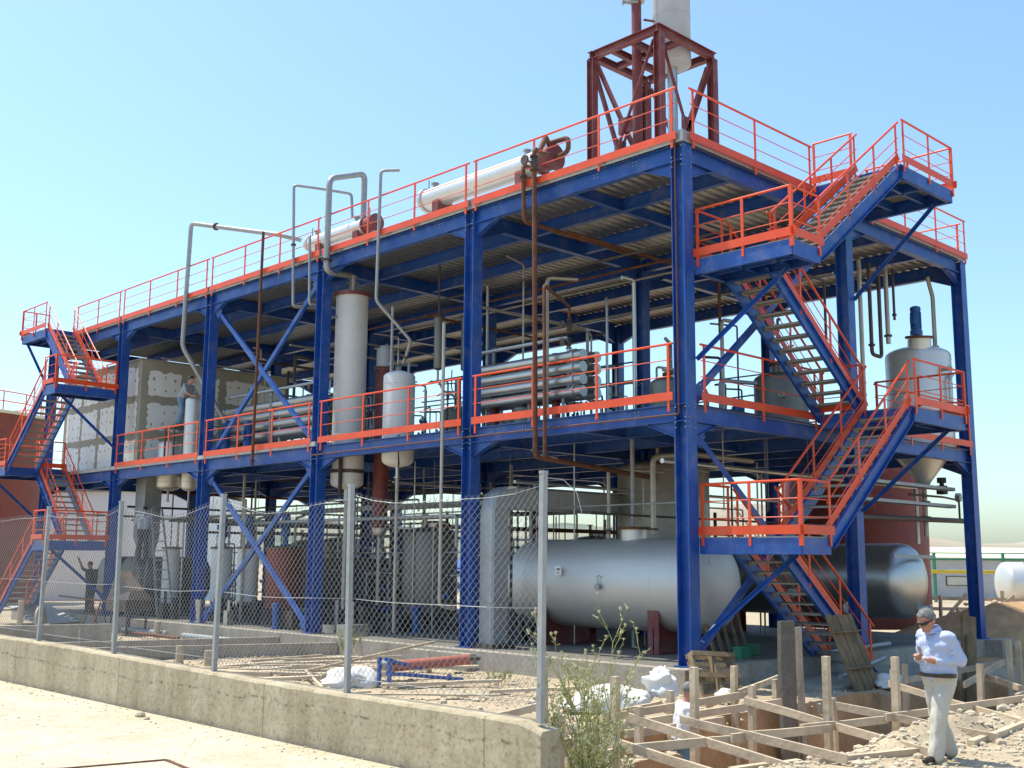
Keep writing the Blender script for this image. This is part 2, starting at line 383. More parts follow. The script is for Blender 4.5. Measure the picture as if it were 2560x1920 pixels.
def haunch(m, p, d, dep=.3, ln=.75):      # triangular haunch below a beam end
    p = Vector(p); d = Vector(d); s_ = Vector((-d.y, d.x, 0))*.006; a = p; b = p+d*ln; c = p-Vector((0, 0, dep))
    m.add([a+s_, b+s_, c+s_, a-s_, b-s_, c-s_], [(0,1,2),(5,4,3),(0,3,4,1),(1,4,5,2),(2,5,3,0)])
    m.bar(b, c, .14, .012, (0, 0, 1))
for lev in (Z1, Z2):
    zc = lev-.17
    for xi, x in enumerate((.12, 6.31, 12.43)):
        for k in range(NB):
            m = MB(); y0, y1 = k*BAY+.302, (k+1)*BAY-.002
            m.hbeam((x, y0, zc), (x, y1, zc), .34, .17)
            if xi != 1: haunch(m, (x, y0, zc-.172), (0, 1, 0)); haunch(m, (x, y1, zc-.172), (0, -1, 0))
            b = m.build('beam', 'blue', bld)
            if xi == 0:
                bt = MB()
                for yb in (y0+.95, y0+2.0, y0+4.1, y0+5.1):
                    for dy in (0, .09):
                        for dz in (-.03, -.1): bt.cyl((x-.005, yb+dy, lev+dz-.04), (x-.018, yb+dy, lev+dz-.04), .014, 6)
                bt.build('bolt', 'galv', b)['kind'] = 'stuff'
    for k in range(NB+1):
        for x0, x1 in ((.302, 6.158), (6.462, 12.248)):
            m = MB(); y = k*BAY+(.12 if k == 0 else .18 if k == NB else .15)
            m.hbeam((x0, y, zc), (x1, y, zc), .34, .17)
            haunch(m, (x0, y, zc-.172), (1, 0, 0)); haunch(m, (x1, y, zc-.172), (-1, 0, 0))
            m.build('beam', 'blue', bld)
        if k < NB:
            for x in (1.9, 3.9, 8.2, 10.3):   # secondary joists
                m = MB(); m.hbeam((x, k*BAY+.24, lev-.155), (x, (k+1)*BAY+.06, lev-.155), .30, .13); m.build('joist', 'blue', bld)
            if k == 0: m = MB(); m.hbeam((.205, k*BAY+3.15, lev-.17), (6.22, k*BAY+3.15, lev-.17), .24, .12); m.build('beam', 'blue', bld)
def brace(p, q, wd=.13):
    m = MB(); p, q = Vector(p), Vector(q); d = (q-p).normalized()
    nrm = Vector((1, 0, 0)) if abs(d.x) < .3 else Vector((0, 1, 0)); s_ = d.cross(nrm)
    m.bar(p, q, wd, .012, nrm); m.bar(p+nrm*.045+s_*(wd/2-.006), q+nrm*.045+s_*(wd/2-.006), .012, .08, nrm)
    for e, sg in ((p, 1), (q, -1)): m.obox(e+d*sg*.1-nrm*.014, d*.22, s_*.15, nrm*.007)
    return m.build('brace', 'blue', bld)
yA, yB = 2*BAY, 3*BAY
brace((.15, yB-.12, Z2-.5), (.15, yA+.42, Z1+.12)); brace((.19, yA+.42, Z2-.5), (.19, yB-.12, Z1+.12))
brace((.15, yB-.12, Z1-.5), (.15, yA+.42, .12)); brace((.19, yA+.42, Z1-.5), (.19, yB-.12, .12))
brace((.4, .15, Z1+.15), (6.1, .15, Z2-.5)); brace((.4, .15, Z1-.5), (6.1, .15, .12)); brace((.4, .19, .15), (6.1, .19, Z1-.5))
# corrugated decks and slabs
def deck(y0, y1, x0, x1, z):
    m = MB(); pt = .25; n = int((y1-y0)/pt); vs = []; yy = []
    for i in range(n):
        a = y0+i*pt; yy += [(a, 0), (a+.10, 0), (a+.135, -.055), (a+.215, -.055)]
    yy.append((y0+n*pt, 0))
    for x in (x0, x1): vs += [(x, y, z+.058+dz) for y, dz in yy]
    k = len(yy); m.add(vs, [(i, i+1, k+i+1, k+i) for i in range(k-1)]); return m
for k in range(NB):
    deck(k*BAY, (k+1)*BAY+.05, .02, 12.53, Z2).build('deck_sheet', 'deckmetal', bld)
    deck(k*BAY, (k+1)*BAY+.05, .42, 12.1, Z1-.06).build('deck_sheet', 'deckmetal', bld)
m = MB(); m.box((-.02, -.02, Z2+.062), (12.57, LY, Z2+.24)); m.build('floor_slab', 'slabconc', bld)
m = MB(); m.bar((-.026, -.03, Z2+.12), (-.026, LY, Z2+.12), .008, .235); m.bar((-.03, -.026, Z2+.12), (12.58, -.026, Z2+.12), .008, .235)
m.box((-.03, -.03, Z2+.236), (.0, LY, Z2+.244)); m.build('slab_edge', 'galv', bld)
m = MB(); m.box((-.02, 12.2, Z1+.004), (12.5, LY, Z1+.12)); m.build('floor_slab', 'slabconc', bld)

# railings: part handrail, sub-parts post, midrail, toe_board
def railing(parent, p, q, zr, zm, toe, zpost, n, out, hr=.024, ext=.1):
    p, q, out = Vector(p), Vector(q), Vector(out); d = q-p; L = d.length; e = d/L; dz = Vector((0, 0, 1))
    m = MB(); m.tube([p-e*ext+dz*zr, q+e*ext+dz*zr], hr, 8); hrail = m.build('handrail', 'orange', parent, 40)
    for i in range(n):
        c = p+d*(i/(n-1)) if n > 1 else p
        m = MB(); m.bar(c+dz*(zpost)+out*.012, c+dz*(zr-.01)+out*.012, .055, .022, out); m.build('post', 'orange', hrail)
    for z in zm:
        m = MB(); m.tube([p-e*ext*.9+dz*z, q+e*ext*.9+dz*z], .010, 6); m.build('midrail', 'orange', hrail)
    if toe:
        m = MB(); mid = (toe[0]+toe[1])/2; m.bar(p-e*.11+dz*mid+out*.03, q+e*.11+dz*mid+out*.03, .006, toe[1]-toe[0], dz); m.build('toe_board', 'orange', hrail)
    return hrail
T2 = dict(zr=11.12, zm=(10.80, 10.48), toe=(10.055, 10.215), zpost=9.9)
T1 = dict(zr=6.03, zm=(5.72, 5.40), toe=(4.93, 5.09), zpost=4.72)
for k in range(NB):
    a, b = k*BAY+.2, (k+1)*BAY-.15
    if k == NB-1: b = 28.0
    for T, x in ((T2, -.065), (T1, .0)):
        if T is T1: a2, b2 = k*BAY+.42, (k+1)*BAY-.15
        else: a2, b2 = a, b
        if k == NB-1: b2 = 27.9
        if T is T1 and k == NB-1: continue
        railing(bld, (x, a2, 0), (x, b2, 0), n=4 if k < NB-1 else 3, out=(-1, 0, 0), **T)
railing(bld, (.25, -.065, 0), (4.55, -.065, 0), n=3, out=(0, -1, 0), **T2)
railing(bld, (7.3, -.065, 0), (12.4, -.065, 0), n=4, out=(0, -1, 0), **T2)
railing(bld, (.55, .0, 0), (4.55, .0, 0), n=3, out=(0, -1, 0), **T1)
railing(bld, (7.3, .0, 0), (12.2, .0, 0), n=4, out=(0, -1, 0), **T1)
railing(bld, (12.6, .2, 0), (12.6, 5.9, 0), n=4, out=(1, 0, 0), **T2)
railing(bld, (12.6, 6.2, 0), (12.6, 11.9, 0), n=4, out=(1, 0, 0), **T2)
railing(bld, (12.56, .4, 0), (12.56, 5.9, 0), n=4, out=(1, 0, 0), **T1)

# ------------------------------------------------------------------ staircases
def staircase(label, mp, zg, zh1, zf1, zh2, zf2, s0, s1, s2, s3, updouter, top_inner=False, colz=None):
    V = lambda s_, t, z: Vector(mp(s_, t, z))
    T = thing('staircase', label, 'staircase', V(s1+1, 1, zg)); W = 2.14; G = .07
    inn, out = (.1, 1.03), (1.12, 2.08); dep = .26
    sv = (V(1, 0, 0)-V(0, 0, 0)).normalized(); tv = (V(0, 1, 0)-V(0, 0, 0)).normalized()
    def landing(a, b, t0, t1, z):
        m = MB()
        for p, q, sd_ in ((V(a, t0, 0), V(a, t1, 0), sv), (V(b, t0, 0), V(b, t1, 0), -sv), (V(a+.02, t1, 0), V(b-.02, t1, 0), -tv), (V(a+.02, t0+.02, 0), V(b-.02, t0+.02, 0), tv)):
            m.channel(p+Vector((0, 0, z-.145)), q+Vector((0, 0, z-.145)), .29, .1, sd_)
        m.channel(V((a+b)/2, t0+.03, z-.12), V((a+b)/2, t1-.02, z-.12), .2, .07, sv)
        for tt in (.35, .7): m.channel(V(a+.03, t0+(t1-t0)*tt, z-.12), V(b-.03, t0+(t1-t0)*tt, z-.12), .2, .07, tv)
        m.build('landing_frame', 'blue', T)
        m = MB(); c = (V(a, t0, z)+V(b, t1, z))/2+Vector((0, 0, .012)); m.obox(c, sv*((b-a)/2-.02), tv*((t1-t0)/2-.02), (0, 0, .012)); m.build('landing_plate', 'grating', T)
    RL = lambda z: dict(zr=z+1.0, zm=(z+.68, z+.36), toe=(z+.06, z+.22), zpost=z-.14)
    for z in (zh1, zh2):
        landing(s0, s1, 0, W, z)
        railing(T, V(s0, .08, 0), V(s0, W, 0), n=3, out=-sv, ext=.03, **RL(z)); railing(T, V(s0, W+.02, 0), V(s1-.05, W+.02, 0), n=2, out=tv, ext=.03, **RL(z))
        railing(T, V(s0+.05, .04, 0), V(s1-.1, .04, 0), n=2, out=-tv, ext=.03, **RL(z))
    for i, z in enumerate((zf1, zf2)):
        w_ = W if not (top_inner and i == 1) else 1.07
        landing(s2, s3, 0, w_, z)
        railing(T, V(s2+.05, w_+.02, 0), V(s3, w_+.02, 0), n=3, out=tv, ext=.03, **RL(z)); railing(T, V(s3, w_, 0), V(s3, .1, 0), n=3, out=sv, ext=.03, **RL(z))
        if w_ > 1.1: railing(T, V(s2-.02, .1, 0), V(s2-.02, 1.0, 0) if updouter else V(s2-.02, 1.0, 0)+tv*0, n=2, out=-sv, ext=.03, **RL(z))
    def flight(a, za, b, zb, tt):          # from (s=a,z=za) to (s=b,z=zb)
        t0, t1 = tt; n = 12; d = (V(b, t0, zb)-V(a, t0, za)); L = d.length; e = d/L; up = (tv.cross(e)); up = up if up.z > 0 else -up
        for t, sg in ((t0, 1), (t1, -1)):
            m = MB(); o = -up*.10
            m.channel(V(a, t, za)+o, V(b, t, zb)+o, dep, .07, -tv*sg); m.build('stringer', 'blue', T)
        for i in range(1, n+1):
            u = i/(n+1); z = za+(zb-za)*u; s_ = a+(b-a)*u; m = MB()
            c = (V(s_, t0, z)+V(s_, t1, z))/2; hw = (t1-t0)/2-.012
            m.obox(c, sv*.13, tv*hw, (0, 0, .006))
            for sg in (-1, 1): m.obox(c+sv*sg*.127-Vector((0, 0, .018)), sv*.003, tv*hw, (0, 0, .022))
            for sg in (-1, 1): m.obox(c+tv*sg*hw*.985-Vector((0, 0, .035)), sv*.11, tv*.004, (0, 0, .035))
            m.build('tread', 'grating', T)
        up3 = Vector((0, 0, 1)); sl = abs((zb-za)/(b-a))
        for t in (t0, t1):
            p, q = V(a, t, za), V(b, t, zb)
            m = MB(); m.tube([p+up3*.95-e*.05, q+up3*.95+e*.02], .024, 8); h = m.build('handrail', 'orange', T, 40)
            for zz in (.62, .36): m = MB(); m.tube([p+up3*zz, q+up3*zz], .011, 6); m.build('midrail', 'orange', h)
            m = MB(); m.bar(p+up3*.2, q+up3*.2, .006, .15, up); m.build('toe_board', 'orange', h)
            for u in (.03, .36, .68, .97): m = MB(); c = p+d*u; m.bar(c-up3*.06, c+up3*.94, .055, .02, tv); m.build('post', 'orange', h)
    A, B = (inn, out) if updouter else (out, inn)   # A: flights from full level up to half landing
    flight(s2, zg, s1, zh1, A); flight(s1, zh1, s2, zf1, B); flight(s2, zf1, s1, zh2, A); flight(s1, zh2, s2, zf2, B)
    def strut(p, q):
        m = MB(); m.bar(p, q, .11, .012, tv); m.bar(Vector(p)+sv*.0+tv*.04, Vector(q)+tv*.04, .012, .08, tv); m.build('strut', 'blue', T)
    strut(V(s0, 0, zh2-1.95), V(s1-.2, 1.55, zh2-.29)); strut(V(s0, 0, zh1-1.85), V(s1-.2, 1.55, zh1-.29))
    strut(V(s2+1.65, 0, zf2-2.3), V(s3-.2, 1.8 if not top_inner else .9, zf2-.29)); strut(V(s2+1.65, 0, zf1-2.0), V(s3-.2, 1.8, zf1-.29))
    return T
staircase('steel staircase with orange railings on the near end beside the standing man', lambda s_, t, z: (s_, -t, z), -.3, 2.33, 5.05, 7.67, 10.2, .33, 1.31, 4.74, 7.1, True)
staircase('far staircase with orange railings at the left end of the building', lambda s_, t, z: (-t, 24.05+s_, z), -.1, 2.42, 5.05, 7.6, 10.2, .3, 1.28, 4.2, 6.5, False, True)

# ------------------------------------------------------------------ pipes and vessels
def part(m, name, mt, par, sm=40): return m.build(name, mt, par, sm)
def flange(par, p, d, r, mt='darksteel', th=.022):
    p, d = Vector(p), Vector(d).normalized(); m = MB(); m.cyl(p-d*th*1.05, p-d*.002, r*1.75, 12); m.cyl(p+d*.002, p+d*th*1.05, r*1.75, 12)
    return m.build('flange', mt, par, 40)
def valve(par, p, d, r, mt='darksteel', wheel=True):
    p, d = Vector(p), Vector(d).normalized(); m = MB(); m.lathe(p-d*r*3, d, [(0, r*1.9), (r*.5, r*1.9), (r*.55, r*1.1), (r*2, r*1.5), (r*3, r*1.8), (r*4, r*1.5), (r*5.45, r*1.1), (r*5.5, r*1.9), (r*6, r*1.9)], 12)
    o = m.build('valve', mt, par, 40)
    if wheel:
        u = Vector((0, 0, 1)) if abs(d.z) < .5 else Vector((-1, 0, 0)); w_ = MB(); w_.cyl(p+u*r*1.5, p+u*r*5, r*.35, 6); w_.lathe(p+u*r*5, u, [(0, r*1.9), (r*.5, r*2.1), (r*.9, r*1.9)], 12); w_.build('handwheel', mt, o, 40)
    return o
def pipe(label, pts, r, mt='pipe', fl=(), vl=(), name='pipe', group=None, n=10):
    t = thing(name, label, 'pipe', pts[0], group); m = MB(); m.tube(pts, r, n); part(m, 'tube', mt, t)
    pts = [Vector(p) for p in pts]
    for i, u in fl: d = pts[i+1]-pts[i]; flange(t, pts[i]+d*u, d, r)
    for i, u in vl: d = pts[i+1]-pts[i]; valve(t, pts[i]+d*u, d, r)
    return t
def dome(r, h, n=7, up=1):   # (t,r) profile of a dished end
    return [(h*math.sin(a), r*math.cos(a)) for a in [math.pi/2*i/n for i in range(n+1)]]
def vessel_v(name, label, c, r, z0, z1, mt, top=.22, bot=.22, cone=None, seams=(), group=None, n=32):
    """upright vessel; z0/z1 are the ends of the straight shell"""
    x, y = c; t = thing(name, label, 'vessel', (x, y, z0), group); m = MB()
    pr = [(z1-z0+a, b) for a, b in dome(r, top)] if top else [(z1-z0, r)]
    if cone: lo = [(-cone, r*.1), (0, r)]
    else: lo = [(-a, b) for a, b in dome(r, bot)][::-1] if bot else [(0, r)]
    m.lathe((x, y, z0), (0, 0, 1), lo+pr, n); part(m, 'shell', mt, t, 50)
    for z in seams:
        m = MB(); m.lathe((x, y, z), (0, 0, 1), [(0, r+.001), (.004, r+.008), (.02, r+.008), (.024, r+.001)], n); m.build('seam', mt, t, 40)
    return t
def girth(t, x, y, z, r, mt, th=.05, ex=.06, bolts=True):
    m = MB(); m.lathe((x, y, z), (0, 0, 1), [(0, r+ex), (th, r+ex)], 32); o = m.build('girth_flange', mt, t, 40)
    if bolts:
        b = MB()
        for i in range(20):
            a = i*math.pi/10; b.cyl((x+(r+ex*.55)*math.cos(a), y+(r+ex*.55)*math.sin(a), z-.03), (x+(r+ex*.55)*math.cos(a), y+(r+ex*.55)*math.sin(a), z+th+.03), .012, 5)
        b.build('bolt', 'galv', o)['kind'] = 'stuff'
    return o
def nozzle(t, p, d, L, r, mt='pipe', fr=1.8):
    p, d = Vector(p), Vector(d).normalized(); m = MB(); m.cyl(p, p+d*L, r, 10); m.cyl(p+d*(L-.03), p+d*L, r*fr, 12); return m.build('nozzle', mt, t, 40)
def manway(t, p, d, L, r, mt='cladding'):
    p, d = Vector(p), Vector(d).normalized(); m = MB(); m.cyl(p-d*.1, p+d*L, r, 20); o = m.build('manway', mt, t, 40)
    m = MB(); m.lathe(p+d*L, d, [(0, r*1.22), (.03, r*1.22), (.031, r*1.19), (.06, r*1.19)], 20); o2 = m.build('cover', 'rust', o, 40)
def motor(t, p, h=.75, r=.1, mt='motor'):
    x, y, z = p; m = MB(); m.lathe(p, (0, 0, 1), [(0, r*1.1), (.06, r*1.1), (.07, r*.7), (.3*h, r*.75), (.31*h, r*1.25), (.42*h, r*1.25), (.43*h, r), (.88*h, r), (.89*h, r*1.1), (.97*h, r*1.05), (h, r*.6)], 14)
    m.box((x-r*1.7, y-.06, z+h*.55), (x-r*.8, y+.06, z+h*.72)); o = m.build('motor', mt, t, 40)
    b = MB()
    for i in range(14): a = i*math.pi/7; b.obox((x+math.cos(a)*r*1.04, y+math.sin(a)*r*1.04, z+h*.65), (math.cos(a)*.012, math.sin(a)*.012, 0), (-math.sin(a)*.004, math.cos(a)*.004, 0), (0, 0, h*.2))
    b.build('cooling_fin', mt, o)['kind'] = 'stuff'; return o
def legs3(t, x, y, r, z0, z1, mt='steel', n=3):
    for i in range(n): a = .5+i*2*math.pi/n; m = MB(); m.cyl((x+r*.92*math.cos(a), y+r*.92*math.sin(a), z0), (x+r*.92*math.cos(a), y+r*.92*math.sin(a), z1+.1), .04, 8); m.build('leg', mt, t, 40)

# big horizontal tanks
def drum(label, x, y0, y1, r, zc, mt, saddle_y, seams, head=.42):
    t = thing('storage_tank', label, 'tank', (x, (y0+y1)/2, 0)); m = MB(); L = y1-y0
    m.lathe((x, y0, zc), (0, 1, 0), [(-a, b) for a, b in dome(r, head)][::-1]+[(L+a, b) for a, b in dome(r, head)], 48); part(m, 'shell', mt, t, 60)
    for y in seams: m = MB(); m.lathe((x, y, zc), (0, 1, 0), [(0, r+.0005), (.003, r+.004), (.018, r+.004), (.021, r+.0005)], 48); m.build('weld_seam', mt, t, 40)
    for y in saddle_y:
        m = MB(); m.box((x-r*.86, y-.15, .02), (x-r*.86+.012, y+.15, zc-r*.3)); m.box((x+r*.86-.012, y-.15, .02), (x+r*.86, y+.15, zc-r*.3)); m.box((x-r*.86, y-.012, .02), (x+r*.86, y+.012, zc-r*.88))
        for sg in (-1, 1):
            pts = [(x+sg*r*.86, zc-r*.3)]+[(x+sg*r*1.004*math.sin(a), zc-r*1.004*math.cos(a)) for a in (1.03, .8, .5, .25, .0)]+[(x, .02+.2), (x+sg*r*.86, .22)]
            m.add([(px, y+dy, pz) for dy in (-.01, .01) for px, pz in pts], [tuple(range(len(pts))), tuple(range(2*len(pts)-1, len(pts)-1, -1))])
        m.box((x-r*.95, y-.2, .002), (x+r*.95, y+.2, .02)); m.build('saddle', 'primer', t)
    return t
T = drum('large brushed stainless horizontal tank on red saddles behind the near corner column', 2.7, 1.55, 6.55, 1.0, 1.40, 'brushed', (2.35, 5.6), (2.35, 4.6, 6.05))
manway(T, (2.7, 3.55, 2.38), (0, 0, 1), .22, .30)
for y, L, r in ((2.0, .3, .07), (4.3, .3, .045), (5.3, .16, .03)): nozzle(T, (2.7, y, 2.36), (0, 0, 1), L, r)
m = MB(); m.box((1.655, 4.82, 1.58), (1.69, 5.0, 1.78)); pl = m.build('name_plate', 'white', T)
m = MB()
for i, (dy, ln) in enumerate(((.04, .03), (.075, .025), (.11, .03))): m.box((1.648, 4.98-dy-.02, 1.69), (1.654, 4.98-dy, 1.735))
m.box((1.648, 4.86, 1.625), (1.654, 4.95, 1.64)); m.build('lettering', 'black', pl)
m = MB(); m.lathe((1.70, 3.7, 1.35), (-1, 0, 0), [(0, .05), (.08, .05), (.081, .075), (.1, .075)], 16); m.tube([(1.66, 3.7, 1.42), (1.64, 3.74, 1.56), (1.66, 3.68, 1.6), (1.66, 3.62, 1.54)], .01, 6); m.build('pressure_gauge', 'galv', T, 40)
m = MB(); m.cyl((1.66, 5.35, .3), (1.66, 5.35, 1.35), .012, 6); m.build('sight_tube', 'pipe', T)
T = drum('dark stainless horizontal tank with polished end behind the staircase', 9.0, .45, 6.9, .9, 1.48, 'steel', (1.9, 5.6), (1.2, 4.0), .5)
nozzle(T, (9.2, .15, .8), (.3, -1, .1), .3, .09, 'steel', 1.3); nozzle(T, (8.35, 1.4, .85), (-1, -.3, 0), .45, .14, 'white', 1.05); nozzle(T, (8.15, 2.9, 1.15), (-1, -.3, 0), .3, .11, 'white', 1.05); nozzle(T, (9.0, 2.5, 2.36), (0, 0, 1), .5, .08)
m = MB(); m.box((7.6, -.1, 2.02), (9.6, -.06, 2.1)); m.build('cable_tray', 'galv', T)

# front vessels
t = vessel_v('stripping_column', 'tall light grey column vessel with red top flange between the facade posts', (.98, 12.1), .44, 3.92, 9.05, 'lightgrey', 0, .16, seams=(8.1, 6.6, 5.2))
girth(t, .98, 12.1, 9.05, .44, 'primer', .07, .09); nozzle(t, (.98, 12.1, 9.1), (0, 0, 1), .35, .1, 'galv'); nozzle(t, (.75, 11.75, 9.1), (0, 0, 1), .45, .05, 'galv'); nozzle(t, (.55, 12.2, 8.45), (-.6, .8, 0), .3, .04, 'galv'); nozzle(t, (.98, 12.1, 3.8), (0, 0, -1), .35, .07, 'steel')
m = MB(); m.lathe((.98, 12.1, 4.18), (0, 0, 1), [(0, .45), (.1, .45)], 28); m.box((.5, 11.75, 3.6), (.58, 11.83, 4.7)); m.build('strap', 'darksteel', t, 40)
m = MB(); m.tube([(.98, 12.1, 3.45), (.98, 12.1, .6)], .06, 10); m.build('drain_pipe', 'pipe', t, 40)
t = vessel_v('receiver_vessel', 'white painted small vessel with dished ends hung at the upper floor edge', (.92, 9.85), .41, 4.42, 6.55, 'lightgrey', .16, .2, seams=(4.62, 6.35))
nozzle(t, (.72, 9.95, 6.65), (0, 0, 1), .25, .035, 'galv'); nozzle(t, (1.1, 9.7, 6.65), (0, 0, 1), .3, .035, 'galv'); nozzle(t, (.92, 9.85, 4.25), (0, 0, -1), .3, .05, 'steel')
m = MB(); m.tube([(.92, 9.85, 4.0), (.92, 9.85, .1)], .045, 8); m.build('drain_pipe', 'pipe', t, 40)
m = MB(); m.tube([(.72, 9.95, 6.9), (.72, 9.95, 8.4)], .035, 8); m.build('vent_pipe', 'galv', t, 40)
m = MB(); m.tube([(.6, 9.4, 5.0), (.5, 9.3, 4.6), (.5, 9.25, 4.25), (.55, 9.35, 4.15), (.6, 9.42, 4.4), (.6, 9.45, 5.0)], .012, 6); m.build('hose', 'black', t, 40)
t = vessel_v('condenser_column', 'dark red upright column with a pale bowl at its foot behind the vessels', (1.85, 11.75), .21, 2.75, 7.1, 'primer', 0, 0)
girth(t, 1.85, 11.75, 7.1, .21, 'rust', .04, .07); girth(t, 1.85, 11.75, 2.75, .21, 'rust', .04, .06)
m = MB(); m.lathe((1.85, 11.75, 2.74), (0, 0, -1), [(0, .2)]+[(.05+a, b) for a, b in dome(.2, .2)], 20); m.build('bowl', 'steel', t, 40); m = MB(); m.lathe((1.85, 11.75, 7.14), (0, 0, 1), [(0, .2), (.5, .2), (.62, .1)], 20); m.build('head', 'greypaint', t, 40)
m = MB(); m.tube([(1.85, 11.75, 2.5), (1.85, 11.75, .5)], .045, 8); m.build('drain_pipe', 'pipe', t, 40)
# elbow duct beside second column
t = thing('air_duct', 'grey sheet metal duct rising from the plinth and bending inward beside the blue column', 'duct', (.3, 5.4, .1)); m = MB()
rings = []
for c, d in [((.45, 5.72, .1), (0, 0, 1)), ((.45, 5.72, 2.95), (0, 0, 1))]+[((.45+.35*(1-math.cos(a)), 5.72, 2.95+.35*math.sin(a)), (math.sin(a), 0, math.cos(a))) for a in (.4, .8, 1.2, 1.57)]+[((6.0, 5.72, 3.3), (1, 0, 0))]:
    c, d = Vector(c), Vector(d).normalized(); sx = Vector((0, 1, 0)); u_ = d.cross(sx); rings.append([c+sx*a*.23+u_*b*.26 for a, b in ((-1,-.8),(-.8,-1),(.8,-1),(1,-.8),(1,.8),(.8,1),(-.8,1),(-1,.8))])
m.loft(rings); m.build('duct_body', 'galv', t, 30)
for z in (1.0, 2.0): m = MB(); m.box((.17, 5.46, z), (.73, 5.98, z+.03)); m.build('joint_band', 'galv', t)
m = MB(); m.box((.1, 5.38, .003), (.8, 6.02, .1)); m.build('duct_foot', 'darksteel', t)
t = thing('square_duct', 'square grey duct dropping below the upper floor by the fourth column', 'duct', (.9, 23.0, 3)); m = MB(); m.box((.7, 23.25, 2.6), (1.3, 23.95, 4.8)); m.build('duct_body', 'galv', t)
m = MB(); m.add([(.7, 23.25, 2.595), (1.3, 23.25, 2.595), (1.3, 23.95, 2.595), (.7, 23.95, 2.595), (.9, 23.4, 1.9), (1.2, 23.4, 1.9), (1.2, 23.75, 1.9), (.9, 23.75, 1.9)], [(0,1,5,4),(1,2,6,5),(2,3,7,6),(3,0,4,7),(4,5,6,7)]); m.build('hopper', 'galv', t)
for (x, y, r, z0, z1, lb) in ((1.25, 22.7, .40, 4.3, 5.7, 'small steel vessel hanging through the floor left of the third column'), (1.0, 20.8, .26, 4.2, 7.0, 'pale slim vessel hanging through the floor beside the third column')):
    t = vessel_v('hanging_vessel', lb, (x, y), r, z0, z1, 'cladding', .14, .16, seams=(z0+.12,)); nozzle(t, (x, y, z0-.12), (0, 0, -1), .4, .035, 'pipe')

# reactor on right with cone and agitator
t = vessel_v('reactor', 'steel reactor vessel with blue agitator motor at the right end upstairs', (11.55, 1.0), .84, 5.0, 7.38, 'cladding', .26, 0, cone=None, seams=(5.5, 7.25))
m = MB(); m.lathe((11.55, 1.0, 5.0), (0, 0, -1), [(0, .86), (.1, .86), (1.0, .17), (1.15, .13)], 32); m.build('cone', 'cladding', t, 40)
manway(t, (11.1, .72, 7.56), (-.1, -.1, 1), .22, .3); motor(t, (11.55, 1.0, 7.62), 1.15, .13)
nozzle(t, (12.1, .75, 7.5), (0, 0, 1), .22, .06); nozzle(t, (11.25, .2, 6.9), (-.2, -1, 0), .25, .05)
m = MB(); m.tube([(11.4, .08, 5.6), (11.4, .08, 6.7), (11.6, .1, 6.8)], .05, 8); m.build('level_gauge', 'steel', t, 40)
m = MB(); m.tube([(11.55, 1.0, 3.85), (11.55, 1.0, 2.6)], .06, 8); m.build('outlet_pipe', 'pipe', t, 40); flange(t, (11.55, 1.0, 3.5), (0, 0, 1), .08); flange(t, (11.55, 1.0, 3.1), (0, 0, 1), .08)
m = MB(); m.tube([(12.1, .75, 7.7), (12.1, .75, 9.1), (11.95, .75, 9.35), (11.85, .75, 9.6)], .06, 8); m.build('vapour_pipe', 'pipe', t, 40)
t = vessel_v('mixing_vessel', 'dark steel vessel with wide collar behind the upper stair flight', (7.75, 2.85), .68, 4.9, 6.5, 'dullsteel', .2, .2, seams=(5.2,)); manway(t, (7.6, 2.7, 6.65), (0, 0, 1), .2, .28, 'dullsteel'); nozzle(t, (7.2, 2.4, 6.0), (-1, -.3, 0), .3, .04)
t = vessel_v('mixing_vessel', 'dark steel vessel upstairs just left of the near corner column', (3.3, 3.0), .42, 4.9, 5.9, 'dullsteel', .16, .1); nozzle(t, (3.3, 3.0, 6.0), (0, 0, 1), .25, .08); manway(t, (3.35, 2.9, 5.98), (0, 0, 1), .12, .2, 'rust')
for x, y, r, z1, lb in ((4.5, 11.6, .42, 6.2, 'dark steel pot with hoses upstairs right of the white vessel'), (4.2, 8.9, .35, 5.7, 'small covered pot upstairs behind the second column'), (2.6, 6.9, .33, 5.6, 'grey drum below the tube bank upstairs')):
    t = vessel_v('process_pot', lb, (x, y), r, 4.9, z1, 'dullsteel', .12, .1, seams=(z1-.06,)); nozzle(t, (x, y, z1+.08), (0, 0, 1), .3, .05); m = MB(); m.tube([(x-.1, y, z1+.1), (x-.2, y+.1, z1+.7), (x-.1, y+.2, z1+1.2)], .018, 6); m.build('hose', 'black', t, 40)
for x, y, z0, z1, lb in ((2.0, 9.6, 6.9, 8.25, 'slim steel cylinder hung below the roof left of the second column'), (2.6, 9.2, 6.9, 8.3, 'slim steel cylinder hung below the roof, half hidden by the second column')):
    t = vessel_v('hanging_cylinder', lb, (x, y), .12, z0, z1, 'dullsteel', .05, .06); girth(t, x, y, z1, .12, 'rust', .03, .04, False); nozzle(t, (x, y, z0), (0, 0, -1), .35, .03, 'pipe'); m = MB(); m.tube([(x, y, z0-.3), (x+.1, y-.1, z0-.6), (x+.5, y-.3, z0-.8), (x+.5, y-.3, 4.9)], .03, 7); m.build('drain_pipe', 'pipe', t, 40); m = MB(); m.cyl((x, y, z1), (x, y, 9.7), .03, 7); m.build('hanger', 'darksteel', t)
